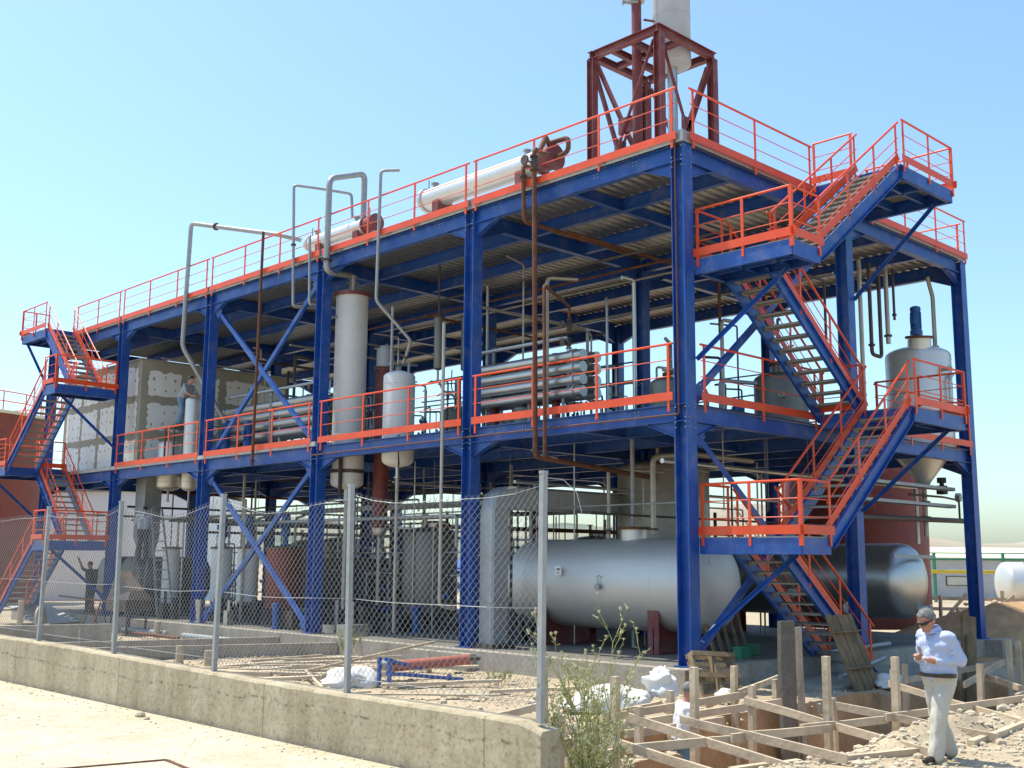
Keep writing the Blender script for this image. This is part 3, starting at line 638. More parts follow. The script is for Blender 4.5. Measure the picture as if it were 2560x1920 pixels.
# tube banks
def tubebank(label, x, y0, y1, z0, rows, mt='steel', r=.13, dz=.29, cols=2):
    t = thing('tube_bank', label, 'heat exchanger', (x, (y0+y1)/2, 4.9))
    for c in range(cols):
        for k in range(rows):
            z = z0+k*dz; xx = x+c*.5; m = MB(); m.cyl((xx, y0+.25, z), (xx, y1, z), r, 16); tb = m.build('tube', mt, t, 40)
            m = MB(); m.lathe((xx, y0-.05, z), (0, 1, 0), [(0, r*1.02), (.22, r*1.02), (.225, r*1.25), (.31, r*1.25)], 16); m.build('end_cap', mt, tb, 40); m = MB(); m.cyl((xx, y1-.05, z), (xx, y1+.06, z), r*1.2, 16); m.build('end_cap', mt, tb, 40)
            if k < rows-1: m = MB(); m.cyl((xx, y0+.42, z+r*.8), (xx, y0+.42, z+dz-r*.8), .04, 8); m.build('connector', 'galv', tb, 40)
    for y in (y0+1.0, y1-.7): m = MB(); m.box((x+.17, y, 4.9), (x+.33, y+.14, z0+rows*dz-.1)); m.build('bank_post', 'primer', t)
    m = MB(); m.tube([(x, y0+.42, z0+(rows-1)*dz+.1), (x, y0+.42, z0+rows*dz+.18), (x, y1-.2, z0+rows*dz+.18)], .05, 8); m.build('header_pipe', 'steel', t, 40)
    valve(t, (x, y0+.42, z0+rows*dz+.02), (0, 0, 1), .04); m = MB(); m.tube([(x, y0+.6, z0), (x, y0+.6, 4.95)], .04, 8); m.build('riser', 'galv', t, 40); return t
tubebank('bank of four stacked steel exchanger tubes behind the near upper railing', 2.3, 4.75, 8.6, 5.82, 4)
tubebank('bank of stacked steel exchanger tubes behind the cross brace upstairs', 2.1, 15.0, 20.5, 5.75, 4, 'steel', .14, .31)

# roof exchangers
def roofhx(label, x, ya, yb, zc, r, heads):
    t = thing('roof_exchanger', label, 'heat exchanger', (x, (ya+yb)/2, 10.24)); m = MB(); m.lathe((x, ya, zc), (0, 1, 0), [(0, r), (yb-ya, r)], 32); part(m, 'shell', 'cladding', t)
    m = MB(); m.lathe((x, yb, zc), (0, 1, 0), [(-.09, r*1.02), (-.085, r*1.17), (-.045, r*1.17), (-.04, r*1.02), (-.03, r*1.17), (.01, r*1.17), (.015, r)]+[(.02+a*.35, b*.97) for a, b in dome(r, .3)], 32); m.build('end_cover', 'cladding', t, 40)
    m = MB(); m.lathe((x, ya, zc), (0, -1, 0), [(-.05, r*1.17), (0, r*1.17), (.002, r*1.0), (.38, r*1.0), (.385, r*1.17), (.44, r*1.17), (.45, r*.5)], 32); m.build('channel_head', 'primer', t, 40)
    for y in (ya+.55*(1 if yb-ya > 3.6 else .6), yb-.65): m = MB(); m.box((x-r*.9, y-.12, 10.241), (x+r*.9, y+.12, zc-r*.62)); m.build('saddle', 'primer', t)
    for y in (ya+.5, yb-.35): nozzle(t, (x, y, zc+r*.9), (0, 0, 1), .16, .06, 'galv')
    for y in (ya-.1, yb-.1): nozzle(t, (x, y, zc+r*.9), (0, 0, 1), .3, .012, 'darksteel', 1)
    return t
t = roofhx('large pale heat exchanger with red head lying on the roof edge', 1.2, 5.0, 9.25, 11.2, .275, 1)
for a in ([(1.2, 4.75, 11.35), (1.2, 4.75, 11.5), (.7, 4.4, 11.5), (.4, 4.3, 11.05)], ): m = MB(); m.tube(a, .06, 10, .1); m.build('cooling_pipe', 'rust', t, 40)
m = MB(); m.tube([(1.2, 4.75, 11.58), (1.25, 4.2, 11.58), (1.25, 4.2, 11.25), (1.2, 4.55, 11.15)], .06, 10, .12); m.build('return_bend', 'rust', t, 40)
t = roofhx('smaller pale heat exchanger with red head farther along the roof', 1.2, 11.8, 14.6, 11.1, .21, 1)

# roof edge pipes
pipe('wide galvanised pipe looping over the roof railing from the grey column', [(.98, 12.1, 9.4), (.9, 12.0, 9.62), (-.17, 11.72, 9.5), (-.17, 11.72, 12.1), (1.2, 12.0, 12.65), (1.2, 12.0, 11.3)], .085, 'galv', [(2, .12)], n=14)
pipe('tall bent galvanised pipe rising above the roof at left', [(1.3, 19.2, 6.2), (-.15, 19.55, 8.5), (-.15, 19.4, 12.5), (.6, 15.4, 11.45), (1.1, 14.95, 11.3)], .07, 'galv', [(2, .3)])
pipe('thin tall galvanised vent pipe left of the loop on the roof', [(.8, 13.3, 8.9), (-.15, 13.3, 8.8), (-.15, 13.5, 12.35), (.5, 13.1, 12.3), (1.2, 12.6, 12.2), (1.25, 12.6, 11.5)], .042, 'galv', [(1, .5)])
pipe('thin galvanised pipe just right of the vent pipe on the facade', [(.8, 12.6, 8.8), (-.15, 12.5, 8.72), (-.15, 12.6, 10.7), (.9, 14.2, 11.0)], .038, 'galv')
pipe('thin galvanised vent with a short arm right of the loop pipe', [(.92, 9.7, 6.9), (.75, 9.2, 7.4), (-.12, 9.55, 8.35), (-.15, 9.46, 11.75), (.25, 9.2, 11.8)], .042, 'galv', [(0, .3)])
pipe('thick rusty pipe running down the facade past both floors', [(1.2, 4.7, 11.3), (.5, 4.3, 11.0), (-.17, 3.9, 10.85), (-.2, 3.8, 4.05), (4.5, 4.4, 3.9)], .055, 'rust', [(2, .98)], [(2, .05)])
pipe('shorter rusty pipe beside the thick one on the facade', [(1.0, 4.9, 10.9), (-.17, 4.25, 10.55), (-.17, 4.2, 9.25), (3.5, 4.3, 9.3)], .05, 'rust', [(1, .2)])
pipe('rusty pipe leaving the tube bank and dropping below the upper floor', [(2.3, 5.15, 7.25), (2.3, 5.15, 7.9), (-.2, 3.55, 7.7), (-.2, 3.52, 4.0)], .042, 'rust', [(2, .98)], [(0, .3)])
pipe('slim rusty down pipe on the left half of the facade', [(-.16, 15.0, 10.9), (-.16, 15.0, 11.3), (-.16, 15.0, 11.0), (-.14, 15.1, 4.5)][1:], .042, 'rust', [(1, .98)])
pipe('rusty thin cable pipe hugging the near corner column', [(-.03, .17, 10.1), (-.03, .17, 4.65), (-.03, 5.8, 4.65), (-.03, 12.4, 4.62)], .018, 'rust', n=6)
pipe('slim grey pipe standing in front of the second column', [(-.25, 6.75, 7.35), (-.25, 6.75, .9), (.2, 6.75, .8)], .04, 'pipe')
pipe('beige inverted U pipe standing on the large tank', [(2.7, 3.0, 2.5), (2.7, 3.0, 4.2), (3.6, 2.6, 4.3), (6, 2.6, 4.3)], .065, 'pipe', [(0, .06)])
pipe('thick beige riser on the tank beside the corner column', [(2.7, 2.0, 2.5), (2.7, 2.0, 4.85)], .1, 'pipe', [(0, .06)])
pipe('slim beige riser on the large tank next to its hatch', [(2.7, 4.3, 2.5), (2.7, 4.3, 4.0), (5.0, 4.3, 4.05)], .045, 'pipe', [(0, .06)])
pipe('dark horizontal drain pipe under the reactor with gauges', [(7.5, .9, 3.0), (13.6, .75, 3.05)], .07, 'darksteel')
t = thing('gauge_assembly', 'dark actuator valve and round gauge standing on the drain pipe', 'valve', (12.6, .8, 3.1))
m = MB(); m.tube([(13.1, .78, 3.1), (13.1, .78, 3.6), (12.2, .8, 3.65), (10.5, .9, 3.65)], .03, 8); m.build('tube', 'darksteel', t, 40)
m = MB(); m.lathe((13.1, .85, 3.68), (.1, -1, 0), [(0, .12), (.12, .12), (.121, .09), (.125, .09)], 18); m.build('gauge', 'galv', t, 40)
m = MB(); m.box((12.0, .68, 3.72), (12.24, .88, 3.95)); m.cyl((12.12, .78, 3.95), (12.12, .78, 4.02), .06, 10); m.cyl((12.12, .78, 4.02), (12.12, .78, 4.16), .12, 12); m.build('actuator', 'black', t, 40)
for z in (3.35, 3.8): 
    t = thing('cable_tray', 'galvanised cable tray below the reactor, %s of two' % ('lower' if z < 3.5 else 'upper'), 'cable tray', (10, .6, z)); m = MB(); m.box((7.2, .5, z), (12.3, .72, z+.012)); m.box((7.2, .5, z), (12.3, .508, z+.09)); m.box((7.2, .712, z), (12.3, .72, z+.09)); m.build('tray', 'galv', t)

for i, (x, za, zb, r, lb) in enumerate(((8.95, 5.0, 9.6, .055, 'tall slim grey pipe left of the reactor, first from the middle column'), (9.45, 7.2, 9.6, .05, 'short dark hanging pipe left of the reactor with a bent foot'), (10.35, 7.6, 9.7, .06, 'slim grey pipe dropping onto the reactor top'), (10.75, 8.3, 9.7, .035, 'thin dark pipe hanging just left of the blue motor'))):
    pipe(lb, [(x, 1.2, zb), (x, 1.2, za)]+([(x+.5, 1.2, za-.02), (x+.5, 1.2, zb)] if i == 1 else []), r, 'darksteel' if i % 2 else 'pipe', [(0, .9)])
# red oxide tank behind
t = vessel_v('oxide_tank', 'large red oxide painted upright tank behind the right end', (15.3, 5.1), 2.15, .0, 4.7, 'oxide', .3, 0, seams=(1.5, 3.1))
manway(t, (14.3, 4.1, 4.8), (0, 0, 1), .3, .3, 'steel'); nozzle(t, (14.9, 3.8, 4.8), (0, 0, 1), .5, .08)
m = MB(); m.box((14.3, 3.9, 4.72), (15.3, 4.2, 4.95)); m.build('roof_box', 'cladding', t)

# support tower on roof
TX, TY, TL, TT = 3.28, 3.11, 2.15, 14.71
t = thing('support_tower', 'dark red braced steel tower standing on the roof', 'tower', (TX+TL/2, TY+TL/2, 10.24))
cs = [(TX, TY), (TX+TL, TY), (TX+TL, TY+TL), (TX, TY+TL)]
for x, y in cs:
    m = MB(); m.hbeam((x, y, 10.245), (x, y, TT-.2), .2, .2, (0, 1, 0)); m.build('leg', 'primer', t)
for i in range(4):
    a, b = Vector((*cs[i], TT-.1)), Vector((*cs[(i+1) % 4], TT-.1)); d = (b-a).normalized(); off = (.0 if i % 2 == 0 else .0)
    m = MB(); m.hbeam(a-d*(.1 if i % 2 == 0 else -.1), b+d*(.1 if i % 2 == 0 else -.1), .19, .16); m.build('ring_beam', 'primer', t)
    nrm = d.cross(Vector((0, 0, 1)))*.03
    for sg in (1, -1):
        p = Vector((a.x, a.y, 10.4 if sg > 0 else TT-.35))+d*.15+nrm*sg; q = Vector((b.x, b.y, TT-.35 if sg > 0 else 10.4))-d*.15+nrm*sg; e = (q-p).normalized(); s_ = e.cross(nrm.normalized())
        m = MB(); m.bar(p, q, .1, .01, nrm.normalized()); m.bar(p+s_*.045+nrm.normalized()*.04, q+s_*.045+nrm.normalized()*.04, .01, .08, nrm.normalized()); m.build('diagonal', 'primer', t)
    c = (Vector((a.x, a.y, 12.45))+Vector((b.x, b.y, 12.45)))/2; m = MB(); m.obox(c, d*.2, (0, 0, .2), nrm.normalized()*.035); m.build('gusset', 'primer', t)
for u in (.42, .72):
    m = MB(); m.hbeam((TX+.1, TY+TL*u, TT-.1), (TX+TL-.1, TY+TL*u, TT-.1), .17, .12); m.build('cross_beam', 'primer', t)
m = MB(); m.hbeam((TX+TL*.42, TY+.1, TT-.1), (TX+TL*.42, TY+TL-.1, TT-.1), .165, .12); m.build('cross_beam', 'primer', t)
t = vessel_v('roof_column', 'grey upright vessel rising out of the red tower on the roof', (4.68, 3.8), .48, 14.35, 18.5, 'greypaint', .2, .1, seams=(15.6, 17.2))
m = MB(); m.tube([(4.68, 3.8, 14.3), (4.68, 3.8, 10.25)], .13, 14); m.build('downpipe', 'steel', t, 40)
for sg in (-1, 1): m = MB(); m.add([(4.68+sg*.5, 3.78, 15.1), (4.68+sg*.78, 3.78, 14.74), (4.68+sg*.5, 3.78, 14.74), (4.68+sg*.5, 3.84, 15.1), (4.68+sg*.78, 3.84, 14.74), (4.68+sg*.5, 3.84, 14.74)], [(0,1,2),(5,4,3),(0,3,4,1),(1,4,5,2),(2,5,3,0)]); m.build('lug', 'primer', t)
t = thing('red_riser', 'dark red pipe column with pale flanges inside the red tower', 'pipe', (3.95, 4.35, 10.6)); m = MB(); m.cyl((3.95, 4.35, 10.9), (3.95, 4.35, 16.0), .125, 18); m.build('tube', 'primer', t, 40)
for z in (16.0, 10.86): m = MB(); m.lathe((3.95, 4.35, z), (0, 0, 1), [(0, .22), (.04, .22), (.041, .14), (.06, .14), (.061, .22), (.1, .22)], 18); m.build('flange', 'lightgrey', t, 40)
m = MB(); m.lathe((3.95, 4.35, 10.86), (0, 0, -1), [(0, .17), (.35, .17), (.45, .1)], 18); m.build('bowl', 'cladding', t, 40); m = MB(); m.cyl((3.95, 4.35, 16.1), (3.95, 4.35, 18.2), .11, 14); m.build('upper_tube', 'lightgrey', t, 40)
nozzle(t, (3.9, 4.25, 15.95), (-.6, .6, 0), .4, .05, 'galv'); nozzle(t, (4.05, 4.2, 15.5), (1, -.9, -.2), .9, .03, 'primer', 1.2)
# silver pipes behind stairs on the roof
pipe('small silver pipe manifold on the roof behind the stair top', [(8.4, 3.2, 10.3), (8.4, 3.2, 11.5), (9.6, 2.4, 11.6), (10.3, 2.4, 11.2), (10.3, 2.4, 10.3)], .07, 'cladding')
pipe('second silver roof pipe beside the small manifold', [(9.2, 3.6, 10.3), (9.2, 3.6, 11.9), (10.4, 3.0, 11.9), (10.4, 3.0, 10.3)], .06, 'cladding')

# ------------------------------------------------------------------ pipe racks and clutter inside
def rack(label, lines, mt, loc):
    t = thing('pipe_rack', label, 'pipe rack', loc)
    for pts, r, mm in lines: m = MB(); m.tube(pts, r, 8); m.build('tube', mm or mt, t, 40)
    return t
rnd = random.Random(3)
L = []
for i in range(8): z = 3.0+.18*(i % 5)+rnd.uniform(-.05, .05); x = 1.4+i*.8; ya = rnd.uniform(1, 14); L.append(([(x, ya, z-rnd.uniform(.3, 1.5)), (x, ya, z), (x, ya+rnd.uniform(4, 10), z), (x+.6, ya+11, z)], rnd.choice((.02, .03, .045)), rnd.choice(('pipe', 'galv', 'darksteel', 'darksteel', 'galv'))))
rack('bundle of long pipes hung below the upper floor running along the building', L, 'pipe', (4, 14, 3)); L = []
for i in range(16): y = 1.5+i*1.75+rnd.uniform(-.3, .3); z = rnd.uniform(2.5, 4.2); L.append(([(.5+rnd.random(), y, z), (12, y, z), (12, y, z-1.5)], rnd.choice((.025, .04, .055)), rnd.choice(('pipe', 'galv', 'darksteel', 'rust', 'steel'))))
rack('cross pipes hung below the upper floor running across the building', L, 'pipe', (6, 14, 3)); L = []
for i in range(8): y = 1.2+i*3.1+rnd.uniform(-.4, .4); z = rnd.uniform(8.2, 9.4); x1 = rnd.uniform(4, 9); L.append(([(.8+rnd.random()*1.5, y, z), (x1, y, z), (x1, y, z-rnd.uniform(.6, 2.5))], rnd.choice((.025, .035, .045)), rnd.choice(('rust', 'darksteel', 'pipe', 'darksteel'))))
for i in range(4): x = 2.5+i*1.6; z = 8.9+.2*(i % 3); L.append(([(x, 1.0, z), (x, 16, z)], .035, rnd.choice(('rust', 'pipe', 'darksteel'))))
rack('rusty and grey pipes hung below the roof deck', L, 'rust', (5, 12, 9)); L = []
for i in range(85): x = rnd.uniform(1.2, 11); y = rnd.uniform(3.5, 27); L.append(([(x, y, .02), (x, y, rnd.uniform(2.6, 4.8))], rnd.choice((.018, .025, .035, .05)), rnd.choice(('pipe', 'galv', 'darksteel', 'steel'))))
rack('upright pipes standing on the ground floor between the tanks', L, 'pipe', (5, 14, 0)); L = []
for i in range(60): x = rnd.uniform(1.6, 11); y = rnd.uniform(2.0, 23); zt = rnd.uniform(6, 9.5); L.append(([(x, y, 4.9), (x, y, zt), (x+rnd.uniform(-1, 1), y+rnd.uniform(-.5, .5), zt)], rnd.choice((.025, .035, .05)), rnd.choice(('pipe', 'galv', 'darksteel', 'steel', 'galv'))))
rack('upright pipes standing on the upper floor between the vessels', L, 'galv', (5, 12, 4.9))
rn2 = random.Random(77)
for lv, (z0, zt, lab) in enumerate(((0, 2.6, 'valve manifold of dark pipes on ground floor, %s'), (4.9, 7.2, 'valve manifold of thin pipes on upper floor, %s'))):
    for k, (x, y) in enumerate(((2.6, 8.6), (3.6, 13.4), (5.0, 17.5), (5.5, 9.5), (3.4, 21.5), (8.5, 9.5), (8.8, 13.0), (8.5, 20.5), (10.2, 16.0)) if lv == 0 else ((3.8, 10.8), (3.4, 13.6), (3.0, 21.8), (5.2, 6.6), (4.6, 17.2), (7.5, 8.5), (8.0, 12.5), (7.0, 15.5), (9.0, 5.0))):
        t = thing('valve_manifold', lab % ('behind the slim grey pipe', 'beside the tall grey column', 'behind the cross braced bay', 'behind the second column', 'near the far stairs end', 'rear of second bay', 'rear of third bay', 'rear of fourth bay', 'in the rear corner')[k], 'manifold', (x, y, z0))
        for i in range(10):
            a = Vector((x+rn2.uniform(-.5, .5), y-1.2+i*.27, z0)); zz = zt-rn2.uniform(.2, 1.3); m = MB(); m.tube([a, a+Vector((0, 0, zz-z0)), a+Vector((rn2.uniform(-.5, .5), rn2.uniform(.2, .6), zz-z0))], rn2.choice((.018, .025, .032)), 7); m.build('tube', rn2.choice(('darksteel', 'galv', 'pipe', 'darksteel')), t, 40)
            valve(t, a+Vector((0, 0, (zz-z0)*rn2.uniform(.3, .8))), (0, 0, 1), .03, rn2.choice(('darksteel', 'black', 'galv', 'motor')))
        for dz in (.8, 1.5, 2.1): m = MB(); m.tube([(x+rn2.uniform(-.2, .2), y-1.3, z0+dz), (x+rn2.uniform(-.2, .2), y+1.4, z0+dz)], .022, 7); m.build('header', rn2.choice(('galv', 'darksteel')), t, 40)
        m = MB(); m.box((x+.2, y-.5, z0+.003), (x+.6, y+.3, z0+.5)); m.build('skid', 'darksteel', t)
for k, (z, x) in enumerate(((3.3, 3.0), )):
    t = thing('cable_tray', 'long galvanised cable tray hung along the ground floor ceiling', 'cable tray', (x, 14, z)); m = MB(); m.box((x, 7.0, z), (x+.25, 29, z+.01)); m.box((x, 7.0, z), (x+.008, 29, z+.08)); m.box((x+.242, 7.0, z), (x+.25, 29, z+.08)); m.build('tray', 'dullsteel', t)
    for y in range(8, 29, 3): m = MB(); m.cyl((x+.125, y, z), (x+.125, y, 4.6), .008, 5); m.build('hanger', 'galv', t)
# thin hanger rods seen below the near upper floor
t = thing('hanger_rods', 'thin hanger rods hung below the upper floor at the near end', 'rods', (3, 2, 4.5))
for i in range(10): x = .9+.55*i; m = MB(); m.cyl((x, 1.0+.4*(i % 3), 3.0), (x, 1.0+.4*(i % 3), 4.7), .006, 5); m.build('rod', 'galv', t)
# ground floor tanks
for x, y, r, z1, mt, lb in ((3.2, 11.2, .75, 2.6, 'dullsteel', 'dull steel upright vessel on the ground floor behind the fence post'), (4.6, 13.2, .5, 2.2, 'dullsteel', 'narrow steel upright vessel on the ground floor near mid building'), (5.6, 5.0, 1.15, 4.2, 'pipe', 'tall beige insulated silo behind the large tank'), (7.5, 16.5, .8, 2.6, 'dullsteel', 'dim steel vessel deep inside the ground floor'), (10.3, 11.5, .8, 2.5, 'dullsteel', 'dim steel vessel at the rear of the second bay'), (10.6, 20.0, .9, 2.8, 'dullsteel', 'wide dim steel vessel at the rear of the fourth bay'), (10.5, 25.5, .9, 2.6, 'dullsteel', 'dim steel vessel at the rear of the last bay'), (6.8, 22.6, .6, 2.4, 'dullsteel', 'narrow dim steel vessel behind the pale round tanks')):
    t = vessel_v('process_vessel', lb, (x, y), r, .5, z1, mt, .2, .2, seams=(z1-.1,)); legs3(t, x, y, r, .01, .7, 'darksteel'); manway(t, (x+.1, y-.1, z1+.15), (0, 0, 1), .15, r*.35, 'steel'); nozzle(t, (x-.2, y, z1+.15), (0, 0, 1), .4, .05)
def rect_tank(label, x0, y0, x1, y1, z0, z1, mt, frame='primer', mot=0):
    t = thing('box_tank', label, 'tank', ((x0+x1)/2, (y0+y1)/2, 0)); m = MB(); m.box((x0, y0, z0), (x1, y1, z1)); m.build('tank_body', mt, t)
    m = MB(); 
    for x, y in ((x0+.05, y0+.05), (x1-.05, y0+.05), (x0+.05, y1-.05), (x1-.05, y1-.05)): m.box((x-.05, y-.05, .002), (x+.05, y+.05, z0))
    m.build('stand', frame, t)
    m = MB(); m.box((x0-.04, y0-.04, z1+.001), (x1+.04, y1+.04, z1+.04)); m.build('rim', 'darksteel', t)
    for i in range(mot): motor(t, (x0+(i+.6)*(x1-x0)/(mot+.2), y0+.4, z1+.05), .9, .11)
    return t
def round_tank(label, x, y, r, z0, z1, mt, mot=1):
    t = thing('round_tank', label, 'tank', (x, y, 0)); m = MB(); m.lathe((x, y, z0), (0, 0, 1), [(-.12, r*.4), (0, r), (z1-z0, r)], 28); m.build('shell', mt, t, 40)
    m = MB(); m.lathe((x, y, z1+.001), (0, 0, 1), [(0, r+.05), (.05, r+.05), (.08, r*.6)], 28); m.build('rim', 'darksteel', t, 40); legs3(t, x, y, r, .003, z0, 'primer', 4)
    if mot: motor(t, (x, y, z1+.08), .95, .12)
    m = MB(); m.tube([(x+r*.5, y-.1, z1+.05), (x+r*.5, y-.1, z1+.9), (x+r*.5+.8, y+.3, z1+1.1)], .04, 8); m.build('feed_pipe', 'pipe', t, 40)
round_tank('red oxide round tank on legs beside the third column', 1.8, 16.25, .54, .45, 2.2, 'oxide')
round_tank('pale round tank behind the lower cross brace, right one', 1.8, 18.3, .33, .6, 2.2, 'plaster'); round_tank('pale round tank behind the lower cross brace, left one', 1.8, 19.9, .33, .55, 2.2, 'plaster')
round_tank('pale narrow round tank left of the fourth column base', 1.5, 22.7, .28, .45, 2.2, 'plaster', 0)
rect_tank('dark box tank deep in the ground floor behind the round tanks', 4.4, 15.5, 6.5, 20.5, .3, 1.9, 'darksteel', 'black', 2)
for y, lb in ((26.2, 'dark steel lying drum on the ground floor near the far stairs'), (24.4, 'second dark steel lying drum beside the ladder')):
    t = thing('lying_drum', lb, 'tank', (2, y, 0)); m = MB(); m.lathe((.9, y, 1.15), (1, 0, 0), [(-a, b) for a, b in dome(.8, .2)][::-1]+[(2.6+a, b) for a, b in dome(.8, .2)], 28); m.build('shell', 'dullsteel', t, 50)
    for x in (1.2, 2.8): m = MB(); m.box((x, y-.6, .01), (x+.1, y+.6, .7)); m.build('saddle', 'darksteel', t)
# motors and pumps upstairs
for i, (x, y, z, h) in enumerate(((3.6, 3.6, 5.0, .8), (4.4, 4.0, 5.0, .7), (1.6, 18.3, 5.0, 1.2), (1.9, 20.2, 5.0, 1.4), (2.2, 15.1, 5.3, .5), (5.2, 2.4, 5.0, .7))):
    t = thing('pump', 'blue upright motor pump upstairs %s' % ('near the corner column', 'left of the vessel by the corner', 'below the worker on the drum', 'beside the patched enclosure', 'right of the braced tube bank', 'behind the first end railing post')[i], 'pump', (x, y, 4.9)); motor(t, (x, y, z), h, .12); m = MB(); m.lathe((x, y, 4.9), (0, 0, 1), [(0, .16), (.1, .16), (.11, .1), (z-4.9+.02, .1)], 12); m.build('pump_base', 'darksteel', t, 40)
# patched plaster enclosure upstairs at left
t = thing('plastered_enclosure', 'grey plastered enclosure with white joint patches upstairs at the far left', 'enclosure', (3, 27, 4.98))
EX, EY, EZ = .62, 23.85, 8.72
m = MB(); m.box((EX, EY, 4.985), (6.6, 30.2, EZ)); m.build('wall', 'render', t)
m = MB(); m.box((EX-.06, EY-.06, EZ+.001), (6.7, 30.3, EZ+.05)); m.build('roof_sheet', 'galv', t)
rn = random.Random(11)
def patch(u0, u1, z0, z1, face):
    n = 9; pts = []
    for a, b in ((u0, u1),): 
        for i in range(n): pts.append((u0+(u1-u0)*i/n, z0+rn.uniform(-.035, .035)))
        for i in range(n): pts.append((u1+rn.uniform(-.05, .05), z0+(z1-z0)*i/n))
        for i in range(n): pts.append((u1-(u1-u0)*i/n, z1+rn.uniform(-.06, .06)))
        for i in range(n): pts.append((u0+rn.uniform(-.05, .05), z1-(z1-z0)*i/n))
    m = MB(); k = len(pts); F = (lambda u, z, d: (EX-d, u, z)) if face == 'x' else (lambda u, z, d: (u, EY-d, z))
    m.add([F(u, z, .006) for u, z in pts]+[F(u, z, 0) for u, z in pts], [tuple(range(k))]+[(i, (i+1) % k, k+(i+1) % k, k+i) for i in range(k)])
    o = m.build('plaster_patch', 'plaster', t)
    dm = MB()
    nu, nz_ = max(2, int((u1-u0)/.32)), max(2, int((z1-z0)/.32))
    for i in range(nu):
        for j in range(nz_):
            if rn.random() < .85:
                u = u0+(i+.5)*(u1-u0)/nu+rn.uniform(-.05, .05); z = z0+(j+.5)*(z1-z0)/nz_+rn.uniform(-.05, .05); a, b = rn.uniform(.025, .05), rn.uniform(.035, .07)
                dm.add([F(u+a*math.cos(q*.785), z+b*math.sin(q*.785), .0075) for q in range(8)], [tuple(range(8))])
    dm.build('joint_dot', 'render', o)['kind'] = 'stuff'
for u0, u1 in ((24.1, 25.25), (25.5, 27.0), (27.25, 28.5), (28.7, 29.9)):
    for z0, z1 in ((5.1, 5.95), (6.2, 7.25), (7.5, 8.5)): patch(u0, u1, z0, z1, 'x')
for u0, u1 in ((.9, 2.1), (2.4, 3.6), (3.9, 5.0), (5.3, 6.4)):
    for z0, z1 in ((5.15, 5.95), (6.3, 7.2), (7.5, 8.35)): patch(u0, u1, z0, z1, 'y')

# ------------------------------------------------------------------ timber round the excavation
def wob_bar(m, p, q, w_, h, up=(0, 0, 1), rn=random):
    p, q = Vector(p), Vector(q); d = (q-p).normalized(); up = Vector(up); up = up if abs(d.dot(up)) < .95 else Vector((0, 1, 0))
    sx = d.cross(up).normalized(); uz = sx.cross(d); n = 5; rings = []
    for i in range(n):
        c = p.lerp(q, i/(n-1))+sx*rn.uniform(-.006, .006)+uz*rn.uniform(-.006, .006); a, b = w_/2*rn.uniform(.95, 1.04), h/2*rn.uniform(.95, 1.04)
        rings.append([c-sx*a-uz*b, c+sx*a-uz*b, c+sx*a+uz*b, c-sx*a+uz*b])
    m.loft(rings)
def frame(label, stakes, boards, mt='wood', loc=None):
    t = thing('batter_board_frame', label, 'timber frame', loc or (*stakes[0][:2], -.4)); rn = random.Random(len(label))
    for x, y, zt in stakes:
        m = MB(); wob_bar(m, (x, y, height(x, y)-.15), (x+rn.uniform(-.03, .03), y+rn.uniform(-.03, .03), zt), .085, .085, rn=rn); m.build('stake', mt, t)
    for p, q, *s_ in boards:
        w_, h = s_ if s_ else (.045, .10); m = MB(); wob_bar(m, p, q, w_, h, rn=rn); m.build('board', mt, t)
    return t
frame('weathered timber setting out frame over the near trench right of the wall end', [(-7.15, -4.3, .64), (-5.83, -3.55, .14), (-5.3, -4.0, .61), (-3.3, -3.5, .21), (-3.51, -4.8, .7), (-1.95, -4.95, .62), (-2.4, -4.25, .04), (-6.92, -3.3, .1)],
      [((-6.92, -3.2, .0), (-7.05, -5.6, -.24)), ((-5.85, -3.4, .0), (-5.8, -5.65, -.31)), ((-5.36, -3.85, -.03), (-5.17, -6.0, -.25)), ((-3.31, -3.4, .0), (-3.78, -6.35, -.31)), ((-2.43, -4.2, -.05), (-2.13, -6.4, -.29)),
       ((-8.0, -4.38, -.17), (-7.1, -4.31, -.17)), ((-7.2, -4.26, -.15), (-5.2, -4.70, -.17)), ((-5.5, -4.69, -.14), (-3.7, -4.94, -.17)), ((-4.2, -4.83, -.14), (-2.4, -5.03, -.17)), ((-2.5, -5.06, -.14), (1.6, -5.32, -.16))])
frame('weathered timber setting out frame along the far edge of the trench', [(-6.28, -2.4, .63), (-3.7, -2.4, .08), (-2.13, -2.4, .33), (-.69, -2.2, .02), (-5.5, -2.75, -.05)],
      [((-6.2, -1.4, -.18), (-5.0, -1.1, -.15)), ((-5.7, -2.88, -.2), (-1.8, -3.0, -.18)), ((-4.9, -2.25, -.18), (-3.6, -2.15, -.14)), ((-2.9, -2.45, -.18), (.7, -1.4, -.1)), ((-5.0, -2.55, -.14), (-2.0, -2.5, -.1)), ((-6.9, -2.6, -.2), (-5.4, -2.7, -.24)), ((-5.6, -3.16, -.26), (-3.6, -3.24, -.26))])
frame('timber setting out frame round the trench beside the standing man', [(.57, -3.6, .2), (2.14, -3.0, .16), (1.49, -4.6, .31), (4.68, -3.8, .51), (5.9, -3.5, .42)],
      [((.62, -3.5, -.03), (-.55, -6.2, -.3)), ((1.3, -5.25, -.14), (6.2, -4.6, -.1)), ((3.75, -3.66, -.08), (1.9, -5.45, -.16)), ((1.6, -4.3, -.05), (5.6, -3.3, .02)), ((2.0, -3.1, -.1), (6.0, -3.0, -.06))])
